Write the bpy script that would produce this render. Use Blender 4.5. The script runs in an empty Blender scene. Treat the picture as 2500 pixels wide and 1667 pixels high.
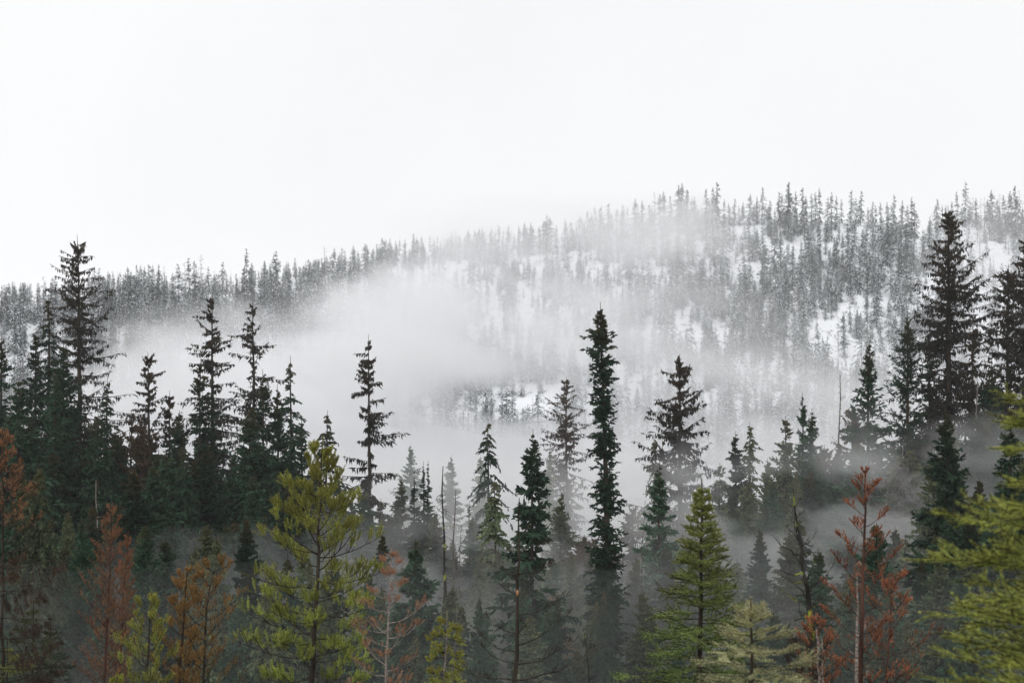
import bpy, math, random
import numpy as np
from mathutils import Vector

# ------------------------------------------------------------------ camera, sky, sun, exposure
sc = bpy.context.scene
C = sc.collection
F = 3472.0                       # focal length in photo pixels (50 mm on a 36 mm sensor, 2500 px wide)
cd = bpy.data.cameras.new("camera"); cam = bpy.data.objects.new("camera", cd); C.objects.link(cam)
cam.location = (0, 0, 0); cam.rotation_euler = (math.radians(90), 0, 0)
cd.lens = 50; cd.sensor_width = 36; cd.clip_start = 0.2; cd.clip_end = 9000
cd.dof.use_dof = True; cd.dof.focus_distance = 70; cd.dof.aperture_fstop = 3.4
sc.camera = cam

SUN_EL, SUN_ROT = math.radians(38), math.radians(200)
w = bpy.data.worlds.new("World"); sc.world = w; w.use_nodes = True
nt = w.node_tree; nt.nodes.clear()
out = nt.nodes.new("ShaderNodeOutputWorld"); bg = nt.nodes.new("ShaderNodeBackground")
sky = nt.nodes.new("ShaderNodeTexSky"); sky.sky_type = 'NISHITA'; sky.sun_disc = False
sky.sun_elevation = SUN_EL; sky.sun_rotation = SUN_ROT
tc = nt.nodes.new("ShaderNodeTexCoord")
no = nt.nodes.new("ShaderNodeTexNoise"); no.inputs['Scale'].default_value = 2.6; no.inputs['Detail'].default_value = 5
no.inputs['Roughness'].default_value = 0.45
cr = nt.nodes.new("ShaderNodeValToRGB")
cr.color_ramp.elements[0].position = 0.32; cr.color_ramp.elements[0].color = (9.6, 9.66, 9.8, 1)
cr.color_ramp.elements[1].position = 0.66; cr.color_ramp.elements[1].color = (10.2, 10.25, 10.3, 1)
mx = nt.nodes.new("ShaderNodeMix"); mx.data_type = 'RGBA'; mx.inputs[0].default_value = 0.985   # thick overcast over the clear sky
nt.links.new(tc.outputs['Generated'], no.inputs['Vector']); nt.links.new(no.outputs['Fac'], cr.inputs[0])
nt.links.new(sky.outputs[0], mx.inputs[6]); nt.links.new(cr.outputs[0], mx.inputs[7])
nt.links.new(mx.outputs[2], bg.inputs[0]); bg.inputs[1].default_value = 0.1
nt.links.new(bg.outputs[0], out.inputs[0])
sd = bpy.data.lights.new("sun", 'SUN'); sd.energy = 1.25; sd.angle = math.radians(25); sd.color = (1, 0.97, 0.93)
sun = bpy.data.objects.new("sun", sd); C.objects.link(sun)
sun.rotation_euler = (math.radians(52), 0, math.radians(-25))
sc.view_settings.view_transform = 'Standard'; sc.view_settings.look = 'None'
sc.view_settings.gamma = 1; sc.view_settings.exposure = 0; sc.view_settings.use_curve_mapping = False
cy = sc.cycles
cy.use_denoising = True
try: cy.denoiser = 'OPENIMAGEDENOISE'
except Exception: pass
cy.max_bounces = 16; cy.diffuse_bounces = 2; cy.glossy_bounces = 1; cy.transmission_bounces = 2
cy.volume_bounces = 12; cy.transparent_max_bounces = 16
cy.use_adaptive_sampling = True; cy.adaptive_threshold = 0.012

# ------------------------------------------------------------------ helpers
def tag(o, label=None, cat=None, group=None, kind=None):
    if label: o['label'] = label
    if cat: o['category'] = cat
    if group: o['group'] = group
    if kind: o['kind'] = kind
    return o

def hash2(i, j, seed):
    h = (i * 374761393 + j * 668265263 + seed * 974634777) & 0xffffffff
    h = ((h ^ (h >> 13)) * 1274126177) & 0xffffffff
    return ((h ^ (h >> 16)) & 0xffff) / 65535.0

def vnoise(x, y, seed=0):
    x = np.asarray(x, float); y = np.asarray(y, float)
    xi = np.floor(x).astype(np.int64); yi = np.floor(y).astype(np.int64)
    fx = x - xi; fy = y - yi
    fx = fx * fx * (3 - 2 * fx); fy = fy * fy * (3 - 2 * fy)
    a = hash2(xi, yi, seed); b = hash2(xi + 1, yi, seed); c = hash2(xi, yi + 1, seed); d = hash2(xi + 1, yi + 1, seed)
    return (a * (1 - fx) + b * fx) * (1 - fy) + (c * (1 - fx) + d * fx) * fy

def fbm(x, y, seed=0, oct=4):
    s = 0; a = 0.5; t = 0
    for k in range(oct):
        s = s + a * vnoise(np.asarray(x) * 2 ** k, np.asarray(y) * 2 ** k, seed + k); t += a; a *= 0.5
    return s / t

def nrm(v):
    return v / np.maximum(np.linalg.norm(v, axis=-1, keepdims=True), 1e-9)

def mesh_np(name, V, Fc, mats, col=None, mi=None, smooth=False):
    V = np.ascontiguousarray(V, np.float32); Fc = np.ascontiguousarray(Fc, np.int32)
    me = bpy.data.meshes.new(name)
    nF, k = Fc.shape
    me.vertices.add(len(V)); me.vertices.foreach_set("co", V.ravel())
    me.loops.add(nF * k); me.loops.foreach_set("vertex_index", Fc.ravel())
    me.polygons.add(nF); me.polygons.foreach_set("loop_start", np.arange(0, nF * k, k, dtype=np.int32))
    try: me.polygons.foreach_set("loop_total", np.full(nF, k, np.int32))
    except Exception: pass
    for m in (mats if isinstance(mats, (list, tuple)) else [mats]): me.materials.append(m)
    if mi is not None: me.polygons.foreach_set("material_index", np.ascontiguousarray(mi, np.int32))
    if smooth: me.polygons.foreach_set("use_smooth", np.ones(nF, bool))
    if col is not None:
        a = me.attributes.new("tone", 'FLOAT_COLOR', 'POINT')
        c4 = np.ones((len(V), 4), np.float32); c4[:, :3] = col
        a.data.foreach_set("color", c4.ravel())
    me.update(calc_edges=True); me.validate()
    return me

def link(name, me, parent=None, loc=None):
    o = bpy.data.objects.new(name, me); C.objects.link(o)
    if parent is not None: o.parent = parent
    if loc is not None: o.location = loc
    return o

class Geo:
    """collects triangles"""
    def __init__(s): s.V = []; s.F = []; s.K = []; s.n = 0
    def add(s, V, Fc, K=None):
        if len(V) == 0: return
        V = np.asarray(V, float); Fc = np.asarray(Fc)
        s.V.append(V); s.F.append(Fc + s.n); s.n += len(V)
        s.K.append(np.full((len(V), 3), 0.5) if K is None else K)
    def merge(s, g):
        for V, Fc, K in zip(g.V, g.F, g.K):
            s.V.append(V); s.F.append(Fc + s.n); s.K.append(K)
        s.n += g.n
    def mesh(s, name, mats, smooth=False):
        if not s.V: return None
        return mesh_np(name, np.concatenate(s.V), np.concatenate(s.F), mats, np.concatenate(s.K), None, smooth)

def tubes(P, R, k=3, K=None):
    """P [N,S,3] centre lines, R [N,S] radii -> V, tris"""
    N, S, _ = P.shape
    T = np.empty_like(P); T[:, 1:-1] = P[:, 2:] - P[:, :-2]; T[:, 0] = P[:, 1] - P[:, 0]; T[:, -1] = P[:, -1] - P[:, -2]
    T = nrm(T)
    ref = np.where(np.abs(T[..., 2:3]) > 0.9, np.array([1., 0, 0]), np.array([0, 0, 1.]))
    A = nrm(np.cross(T, ref)); B = np.cross(T, A)
    ang = np.arange(k) * 2 * np.pi / k
    V = P[:, :, None, :] + R[:, :, None, None] * (np.cos(ang)[None, None, :, None] * A[:, :, None, :] + np.sin(ang)[None, None, :, None] * B[:, :, None, :])
    idx = np.arange(N * S * k).reshape(N, S, k)
    a = idx[:, :-1, :]; b = np.roll(idx, -1, 2)[:, :-1, :]; c = np.roll(idx, -1, 2)[:, 1:, :]; d = idx[:, 1:, :]
    Fc = np.concatenate([np.stack([a, b, c], -1).reshape(-1, 3), np.stack([a, c, d], -1).reshape(-1, 3)])
    return V.reshape(-1, 3), Fc

def blades(p, d, l, wd, rng, K, flat=.75):
    """kites: base p [N,3], direction d, length l [N], width wd [N], colour K [N,3]"""
    N = len(p)
    if N == 0: return np.zeros((0, 3)), np.zeros((0, 3), int), np.zeros((0, 3))
    d = nrm(d)
    r = nrm(rng.normal(size=(N, 3)) * .5 + np.array([0, 0, flat])); sdv = nrm(np.cross(d, r))
    m = p + d * (l * 0.45)[:, None]
    V = np.stack([p, m + sdv * wd[:, None] * .5, p + d * l[:, None], m - sdv * wd[:, None] * .5], 1).reshape(-1, 3)
    i = np.arange(N)[:, None] * 4
    Fc = np.concatenate([i + [0, 1, 2], i + [0, 2, 3]])
    K4 = np.repeat(K[:, None], 4, 1); K4[..., 0] += np.array([-.3, 0, .45, 0]); return V, Fc, np.clip(K4, 0, 1).reshape(-1, 3)  # painted tone: crown shade at the base, new growth and lit ends at tip

def needles(p, d, l, wd, rng, K, flat=0):
    """single thin triangles"""
    N = len(p); d = nrm(d)
    sdv = nrm(np.cross(d, nrm(rng.normal(size=(N, 3)) * .5 + np.array([0, 0, flat]))))
    V = np.stack([p - sdv * wd[:, None] * .5, p + sdv * wd[:, None] * .5, p + d * l[:, None]], 1).reshape(-1, 3)
    K3 = np.repeat(K[:, None], 3, 1); K3[..., 0] += np.array([-.2, -.2, .35]); return V, np.arange(N * 3).reshape(-1, 3), np.clip(K3, 0, 1).reshape(-1, 3)  # inner shade painted into the needle root, lighter growth and light at its point

# ------------------------------------------------------------------ materials
def foliage_mat(name, c_dark, c_mid, c_tip, snow=0.0, snow_var=0.0, top=0.0, transl=0.15, vlo=.7, vhi=1.35):
    """tone.r random tone plus painted shade at blade base and lighter tip, tone.g height in crown, tone.b random per twig (snow / tips)"""
    m = bpy.data.materials.new(name); m.use_nodes = True
    t = m.node_tree; N = t.nodes; L = t.links; b = N['Principled BSDF']
    at = N.new('ShaderNodeAttribute'); at.attribute_name = 'tone'
    sp = N.new('ShaderNodeSeparateColor'); L.new(at.outputs['Color'], sp.inputs[0])
    oi = N.new('ShaderNodeObjectInfo')
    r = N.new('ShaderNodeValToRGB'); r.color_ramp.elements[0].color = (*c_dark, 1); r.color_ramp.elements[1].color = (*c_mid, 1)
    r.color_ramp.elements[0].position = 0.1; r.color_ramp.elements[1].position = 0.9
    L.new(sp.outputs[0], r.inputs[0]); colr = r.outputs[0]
    hs = N.new('ShaderNodeHueSaturation')
    ma = N.new('ShaderNodeMapRange'); ma.inputs['To Min'].default_value = vlo; ma.inputs['To Max'].default_value = vhi
    L.new(oi.outputs['Random'], ma.inputs['Value']); L.new(ma.outputs[0], hs.inputs['Value']); L.new(colr, hs.inputs['Color']); colr = hs.outputs[0]
    # warm cone-laden top / tips
    mr = N.new('ShaderNodeMapRange'); mr.inputs['From Min'].default_value = 1 - top if top > 0 else 2.0
    mr.inputs['From Max'].default_value = 1.0 if top > 0 else 3.0
    L.new(sp.outputs[1], mr.inputs['Value'])
    mm = N.new('ShaderNodeMath'); mm.operation = 'MULTIPLY'; L.new(mr.outputs[0], mm.inputs[0]); L.new(sp.outputs[2], mm.inputs[1])
    mm2 = N.new('ShaderNodeMath'); mm2.operation = 'MULTIPLY'; mm2.inputs[1].default_value = 1.6; mm2.use_clamp = True; L.new(mm.outputs[0], mm2.inputs[0])
    mx = N.new('ShaderNodeMix'); mx.data_type = 'RGBA'; L.new(mm2.outputs[0], mx.inputs[0]); L.new(colr, mx.inputs[6])
    mx.inputs[7].default_value = (*c_tip, 1); colr = mx.outputs[2]
    if snow > 0:
        th = N.new('ShaderNodeMath'); th.operation = 'MULTIPLY_ADD'; th.inputs[1].default_value = snow_var; th.inputs[2].default_value = snow - snow_var / 2
        L.new(oi.outputs['Random'], th.inputs[0])
        ge = N.new('ShaderNodeNewGeometry'); sx = N.new('ShaderNodeSeparateXYZ'); L.new(ge.outputs['True Normal'], sx.inputs[0])
        ab = N.new('ShaderNodeMath'); ab.operation = 'MULTIPLY_ADD'; ab.inputs[1].default_value = 0.25; L.new(sx.outputs[2], ab.inputs[0]); L.new(th.outputs[0], ab.inputs[2])
        lt = N.new('ShaderNodeMath'); lt.operation = 'LESS_THAN'; L.new(sp.outputs[2], lt.inputs[0]); L.new(ab.outputs[0], lt.inputs[1])
        ms = N.new('ShaderNodeMix'); ms.data_type = 'RGBA'; L.new(lt.outputs[0], ms.inputs[0]); L.new(colr, ms.inputs[6])
        ms.inputs[7].default_value = (0.82, 0.84, 0.88, 1); colr = ms.outputs[2]
    L.new(colr, b.inputs['Base Color']); b.inputs['Roughness'].default_value = 0.75
    b.inputs['Specular IOR Level'].default_value = 0.2
    if transl > 0:
        tr = N.new('ShaderNodeBsdfTranslucent'); L.new(colr, tr.inputs[0]); ms = N.new('ShaderNodeMixShader'); ms.inputs[0].default_value = transl
        L.new(b.outputs[0], ms.inputs[1]); L.new(tr.outputs[0], ms.inputs[2]); L.new(ms.outputs[0], N['Material Output'].inputs[0])
    return m

def bark_mat(name, c1, c2, scale=6, lichen=None, stretch=0.15):
    m = bpy.data.materials.new(name); m.use_nodes = True
    t = m.node_tree; N = t.nodes; L = t.links; b = N['Principled BSDF']
    tc = N.new('ShaderNodeTexCoord'); mp = N.new('ShaderNodeMapping'); mp.inputs['Scale'].default_value = (scale, scale, scale * stretch)
    L.new(tc.outputs['Object'], mp.inputs[0])
    n = N.new('ShaderNodeTexNoise'); n.inputs['Scale'].default_value = 2; n.inputs['Detail'].default_value = 6; L.new(mp.outputs[0], n.inputs['Vector'])
    r = N.new('ShaderNodeValToRGB'); r.color_ramp.elements[0].position = 0.35; r.color_ramp.elements[1].position = 0.65
    r.color_ramp.elements[0].color = (*c1, 1); r.color_ramp.elements[1].color = (*c2, 1)
    L.new(n.outputs['Fac'], r.inputs[0]); colr = r.outputs[0]
    if lichen:
        n2 = N.new('ShaderNodeTexNoise'); n2.inputs['Scale'].default_value = 3.5; n2.inputs['Detail'].default_value = 4; L.new(tc.outputs['Object'], n2.inputs['Vector'])
        r2 = N.new('ShaderNodeValToRGB'); r2.color_ramp.elements[0].position = 0.58; r2.color_ramp.elements[1].position = 0.66
        L.new(n2.outputs['Fac'], r2.inputs[0])
        mx = N.new('ShaderNodeMix'); mx.data_type = 'RGBA'; L.new(r2.outputs[0], mx.inputs[0]); L.new(colr, mx.inputs[6]); mx.inputs[7].default_value = (*lichen, 1); colr = mx.outputs[2]
    L.new(colr, b.inputs['Base Color']); b.inputs['Roughness'].default_value = 0.9
    b.inputs['Specular IOR Level'].default_value = 0.15
    bp = N.new('ShaderNodeBump'); bp.inputs['Strength'].default_value = 0.6; bp.inputs['Distance'].default_value = 0.03
    L.new(n.outputs['Fac'], bp.inputs['Height']); L.new(bp.outputs[0], b.inputs['Normal'])
    return m

M = dict(
    hill=foliage_mat('snow_dusted_needles', (0.003, 0.026, 0.027), (0.012, 0.054, 0.054), (0.05, 0.05, 0.04), snow=0.25, snow_var=0.5, transl=0),
    hill_dead=foliage_mat('dead_twigs_snow', (0.05, 0.04, 0.038), (0.1, 0.085, 0.08), (0.1, 0.08, 0.06), snow=0.3, snow_var=0.3, transl=0),
    dark=foliage_mat('dark_fir_needles', (0.007, 0.024, 0.014), (0.030, 0.070, 0.038), (0.10, 0.07, 0.025), top=0.10),
    green=foliage_mat('green_fir_needles', (0.008, 0.028, 0.017), (0.050, 0.105, 0.058), (0.09, 0.08, 0.03), top=0.07, vlo=.55, vhi=1.7),
    olive=foliage_mat('olive_fir_needles', (0.022, 0.042, 0.022), (0.14, 0.17, 0.085), (0.13, 0.12, 0.05), top=0.1, vlo=.6, vhi=1.7),
    black=foliage_mat('lichen_hung_needles', (0.012, 0.012, 0.009), (0.034, 0.031, 0.023), (0.07, 0.05, 0.03), top=0.2),
    brown=foliage_mat('brown_dead_twigs', (0.028, 0.018, 0.013), (0.075, 0.048, 0.034), (0.1, 0.07, 0.04), top=0.2),
    grey=foliage_mat('grey_dead_twigs', (0.09, 0.085, 0.08), (0.20, 0.19, 0.175), (0.2, 0.19, 0.18), top=0.1),
    pine=foliage_mat('pine_needles', (0.05, 0.095, 0.012), (0.66, 0.76, 0.17), (0.33, 0.29, 0.06), top=0.5, transl=0.35),
    pinebrown=foliage_mat('browning_pine_needles', (0.06, 0.07, 0.018), (0.58, 0.36, 0.13), (0.36, 0.19, 0.06), top=0.6, transl=0.3),
    red=foliage_mat('red_dead_needles', (0.07, 0.042, 0.026), (0.60, 0.29, 0.14), (0.45, 0.22, 0.11), top=0.3, transl=0.25),
    orange=foliage_mat('orange_dead_needles', (0.09, 0.04, 0.022), (0.64, 0.25, 0.12), (0.5, 0.18, 0.08), top=0.2, transl=0.25),
    spruce=foliage_mat('young_spruce_needles', (0.04, 0.095, 0.022), (0.38, 0.50, 0.15), (0.32, 0.30, 0.10), top=0.35, transl=0.3),
    pale=foliage_mat('pale_spruce_needles', (0.20, 0.24, 0.11), (0.75, 0.76, 0.46), (0.45, 0.42, 0.2), top=0.3, transl=0.3),
    bough=foliage_mat('yellow_green_bough_needles', (0.04, 0.08, 0.010), (0.70, 0.75, 0.18), (0.4, 0.36, 0.08), top=0.3, transl=0.4),
    bark=bark_mat('dark_bark', (0.018, 0.014, 0.011), (0.06, 0.047, 0.036)),
    barkgrey=bark_mat('grey_bark', (0.07, 0.062, 0.056), (0.20, 0.18, 0.165)),
    barkpale=bark_mat('pale_bark', (0.14, 0.11, 0.09), (0.42, 0.36, 0.32), stretch=2.2, scale=9),
    barkblack=bark_mat('black_snag_bark', (0.012, 0.011, 0.010), (0.05, 0.046, 0.04), lichen=(0.28, 0.32, 0.04)),
    barkred=bark_mat('reddish_bark', (0.03, 0.015, 0.011), (0.11, 0.055, 0.04)),
)

# ------------------------------------------------------------------ terrain
RU = [-1500, 0, 300, 600, 800, 1000, 1250, 1400, 1600, 1800, 2000, 2150, 2240, 2330, 2500, 4000]
RV = [800, 742, 722, 718, 676, 628, 588, 566, 535, 540, 545, 552, 590, 548, 545, 520]
def ridge_v(u): return np.interp(u, RU, RV)
def ridge_d(u): return np.interp(u, [-1500, 0, 700, 1250, 1800, 2500, 4000], [540, 560, 600, 650, 700, 690, 700])
NEAR_Y = [-300, -30, 3, 8, 26, 60, 105, 200, 350, 420]; NEAR_Z = [8, -1.7, -1.8, -3.6, -12, -24, -32, -40, -47, -46]
def ground_z(x, y):
    x = np.asarray(x, float); y = np.asarray(y, float)
    near = np.interp(y, NEAR_Y, NEAR_Z) + (fbm(x / 14, y / 14, 3, 3) - .5) * np.clip((y - 10) / 40, 0, 1) * 3
    u = 1250 + F * x / np.maximum(y, 300)
    D = ridge_d(u); s = np.clip((y - 420) / (D - 420), 0, 1)
    se = s ** 0.92
    v = 833 + 46 * F / 420 + (ridge_v(u) - (833 + 46 * F / 420)) * se
    z = (833 - v) * np.minimum(y, D) / F - np.maximum(y - D, 0) * 0.28
    z = z + ((fbm(x / 30, y / 30, 9, 4) - .5) * 9 + (fbm(x / 6, y / 5, 19, 3) - .5) * 2.2) * np.clip((y - 425) / 40, 0, 1)
    z = np.maximum(z, -60)
    return np.where(y < 420, near, z)

def snow_ground(name, lo, hi, dark, white):
    m = bpy.data.materials.new(name); m.use_nodes = True
    t = m.node_tree; N = t.nodes; L = t.links; b = N['Principled BSDF']
    tc = N.new('ShaderNodeTexCoord'); n = N.new('ShaderNodeTexNoise'); n.inputs['Scale'].default_value = 0.16; n.inputs['Detail'].default_value = 9; n.inputs['Roughness'].default_value = 0.68
    L.new(tc.outputs['Object'], n.inputs['Vector'])
    r = N.new('ShaderNodeValToRGB'); r.color_ramp.elements[0].position = lo; r.color_ramp.elements[1].position = hi
    r.color_ramp.elements[0].color = (*dark, 1); r.color_ramp.elements[1].color = (*white, 1)
    n2 = N.new('ShaderNodeTexNoise'); n2.inputs['Scale'].default_value = 0.9; n2.inputs['Detail'].default_value = 6; n2.inputs['Roughness'].default_value = 0.75
    L.new(tc.outputs['Object'], n2.inputs['Vector']); ad = N.new('ShaderNodeMath'); ad.operation = 'MULTIPLY_ADD'; ad.inputs[1].default_value = 0.9; ad.inputs[2].default_value = -0.42
    L.new(n2.outputs['Fac'], ad.inputs[0]); ad2 = N.new('ShaderNodeMath'); L.new(n.outputs['Fac'], ad2.inputs[0]); L.new(ad.outputs[0], ad2.inputs[1])
    L.new(ad2.outputs[0], r.inputs[0]); L.new(r.outputs[0], b.inputs['Base Color'])
    b.inputs['Roughness'].default_value = 0.85
    bp = N.new('ShaderNodeBump'); bp.inputs['Strength'].default_value = 0.5; bp.inputs['Distance'].default_value = 0.5
    L.new(n.outputs['Fac'], bp.inputs['Height']); L.new(bp.outputs[0], b.inputs['Normal'])
    return m

def sheet(name, xs, ys, mat):
    X, Y = np.meshgrid(xs, ys); Z = ground_z(X, Y)
    V = np.stack([X, Y, Z], -1).reshape(-1, 3)
    i = np.arange(len(xs) * len(ys)).reshape(len(ys), len(xs))
    Q = np.stack([i[:-1, :-1], i[:-1, 1:], i[1:, 1:], i[1:, :-1]], -1).reshape(-1, 4)
    o = link(name, mesh_np(name, V, Q, mat, smooth=True)); return o
wide = lambda a, fine, step: np.concatenate([np.linspace(-a, -fine, 14)[:-1], np.arange(-fine, fine + .1, step), np.linspace(fine, a, 14)[1:]])
xs = wide(3000, 330, 3)
g = sheet('ground', xs, np.concatenate([np.linspace(-300, -5, 8), np.arange(0, 420, 4), [420]]),
          snow_ground('forest_floor', 0.52, 0.70, (0.030, 0.034, 0.024), (0.16, 0.16, 0.15)))
tag(g, 'dark forest floor of the valley with thin snow patches under the trees', kind='structure')
h = sheet('hillside', xs, np.concatenate([np.arange(420, 760, 3), np.linspace(760, 3500, 20)]),
          snow_ground('snow_field', 0.30, 0.40, (0.12, 0.11, 0.10), (0.84, 0.86, 0.90)))
tag(h, 'snow-covered hillside rising from left to right behind the fog', kind='structure')

# ------------------------------------------------------------------ conifer generator
def conifer(H, R, seed, n_br=150, base=0.08, power=0.8, el_top=35, el_bot=-15, curve=-0.25, twigs=16, tw=0.42,
            width=0.09, sub=3, hang=0.15, rag=0.35, lichen=0, shape='cone', bend=0.0, trunk_r=None, fill=1.0, tip_bare=0.0,
            k_tr=6, whorl=False, secamp=1.0, el_var=12, qs=1.0, flat=.75):
    """returns wood Geo, foliage Geo; base at the origin, z up"""
    rng = np.random.default_rng(seed)
    wood = Geo(); fol = Geo()
    tr = trunk_r or H * 0.0095
    # trunk
    S = 14; tt = np.linspace(0, 1, S)
    bx = bend * H * (tt ** 1.6) * 0.1; wob = np.cumsum(rng.normal(size=(S, 2)), 0) * H * 0.0012
    TP = np.stack([bx + wob[:, 0], wob[:, 1], tt * H], -1)
    V, Fc = tubes(TP[None], (tr * (1 - tt) ** 0.8 + 0.012)[None], k_tr); wood.add(V, Fc)
    # branches
    t = base + (1 - base) * (rng.random(n_br) ** 0.92) * 0.985
    if whorl: t = np.round(t * n_br / 5.5) / (n_br / 5.5) + rng.normal(size=n_br) * 0.004
    t = np.clip(np.sort(t), base, 0.985)
    az = rng.random(n_br) * 2 * np.pi
    q = (1 - t) / (1 - base)
    if shape == 'cone': prof = np.minimum(q / qs, 1) ** power * np.clip(1.1 - 0.35 * np.maximum(q - .75, 0) * 4, .3, 1.1)
    elif shape == 'column': prof = np.interp(q, [0, .015, .03, .05, .075, .092, .13, .2, .3, .4, .5, 1], [.02, .07, .22, .5, .85, .95, .6, .6, .68, .76, .9, 1.05])
    elif shape == 'ragged': prof = np.interp(q, [0, .04, .1, .25, .5, .8, 1], [.06, .25, .5, .85, 1, .95, .6])
    elif shape == 'spire': prof = np.interp(q, [0, .2, .5, 1], [.10, .32, .6, 1])
    sector = 0.5 + secamp * (fbm(az / 1.3 + 7 * seed, t * 16, seed + 5, 2) - 0.5)
    Lb = R * prof * (1 - rag + 2 * rag * rng.random(n_br)) * (0.65 + 0.7 * sector)
    keep = rng.random(n_br) < fill * np.clip(0.35 + 1.3 * sector, 0, 1)
    keep |= q < 0.12
    t, az, q, Lb = t[keep], az[keep], q[keep], np.maximum(Lb[keep], R * 0.03); n = len(t)
    el = np.radians(el_bot + (el_top - el_bot) * (1 - q) ** 1.3 + rng.normal(size=n) * el_var)
    cv = curve * (0.6 + 0.8 * rng.random(n))
    SB = 6; s = np.linspace(0, 1, SB)
    org = np.stack([np.interp(t, tt, TP[:, 0]), np.interp(t, tt, TP[:, 1]), t * H], -1)
    hx = np.stack([np.cos(az), np.sin(az), np.zeros(n)], -1)
    side = np.stack([-np.sin(az), np.cos(az), np.zeros(n)], -1)
    kink = rng.normal(size=n) * 0.12
    def bp(sv):   # sv [n,m] -> points
        r = Lb[:, None] * sv * np.cos(el)[:, None]
        z = Lb[:, None] * (sv * np.sin(el)[:, None] + cv[:, None] * sv ** 2 * 1.0)
        return org[:, None] + hx[:, None] * r[..., None] + side[:, None] * (kink[:, None] * Lb[:, None] * sv ** 2)[..., None] + np.stack([0 * z, 0 * z, z], -1)
    P = bp(np.repeat(s[None], n, 0))
    rb = np.clip(Lb * 0.014, 0.006, 0.07)
    s4 = [0, 1, 3, 5]; V, Fc = tubes(P[:, s4], (rb[:, None] * (1 - 0.8 * s)[None])[:, s4], 3); wood.add(V, Fc)
    # twigs
    bt = rng.random(n)
    m = twigs
    sv = np.clip((np.arange(m)[None] + rng.random((n, m))) / m, 0.08, 1.0)
    TPt = bp(sv); e = 0.02
    tan = nrm(bp(np.clip(sv + e, 0, 1.1)) - TPt)
    sgn = np.where((np.arange(m)[None] + rng.integers(0, 2, (n, 1))) % 2 == 0, 1., -1.)
    d = tan * (0.55 + 0.5 * sv)[..., None] + side[:, None] * (sgn * 0.85)[..., None] * (1.1 - 0.75 * sv)[..., None] \
        + np.array([0, 0, -1.]) * (hang * (0.4 + 1.2 * rng.random((n, m))))[..., None] + rng.normal(size=(n, m, 3)) * 0.30
    d = nrm(d)
    tl = tw * (0.15 + 0.85 * np.minimum(Lb / R, 1.1) ** .8)[:, None] * (1.05 - 0.45 * sv) * (0.6 + 0.8 * rng.random((n, m)))
    tl = np.minimum(tl, Lb[:, None] * 0.55 + 0.04)
    if tip_bare > 0: tl = tl * np.where(q[:, None] < tip_bare, 0.45, 1)
    p0 = TPt.reshape(-1, 3); d0 = d.reshape(-1, 3); l0 = tl.ravel()
    tw_r = rng.random(len(p0)); tone = np.clip(0.25 + 0.5 * np.repeat(bt, m) + 0.5 * (rng.random(len(p0)) - .5), 0, 1)
    hgt = np.repeat(t, m)
    K = np.stack([tone, hgt, tw_r], -1)
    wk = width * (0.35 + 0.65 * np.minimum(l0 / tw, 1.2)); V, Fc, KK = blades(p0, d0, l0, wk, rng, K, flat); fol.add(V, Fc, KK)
    for k in range(sub):
        a = rng.random(len(p0)) * 0.8
        pp = p0 + d0 * (l0 * a)[:, None]
        dd = nrm(d0 + rng.normal(size=d0.shape) * 0.55 + np.array([0, 0, -1.]) * hang * 0.8)
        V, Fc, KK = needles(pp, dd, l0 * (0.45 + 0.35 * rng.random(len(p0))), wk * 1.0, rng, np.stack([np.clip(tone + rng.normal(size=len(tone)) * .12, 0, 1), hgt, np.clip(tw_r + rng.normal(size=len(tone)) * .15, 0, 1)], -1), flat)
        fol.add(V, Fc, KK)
    if lichen:
        nl = lichen * n; bi = rng.integers(0, n, nl); sl = rng.random((n, lichen)) ; PL = bp(sl).reshape(-1, 3)
        dd = np.array([0, 0, -1.]) + rng.normal(size=(nl, 3)) * 0.22
        ll = tw * (0.4 + 1.0 * rng.random(nl)) * np.repeat(np.clip(0.4 + q, 0, 1), lichen)
        V, Fc, KK = blades(PL, dd, ll, np.full(nl, width * 0.9), rng, np.stack([rng.random(nl), np.repeat(t, lichen), rng.random(nl)], -1)); fol.add(V, Fc, KK)
    return wood, fol

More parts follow.
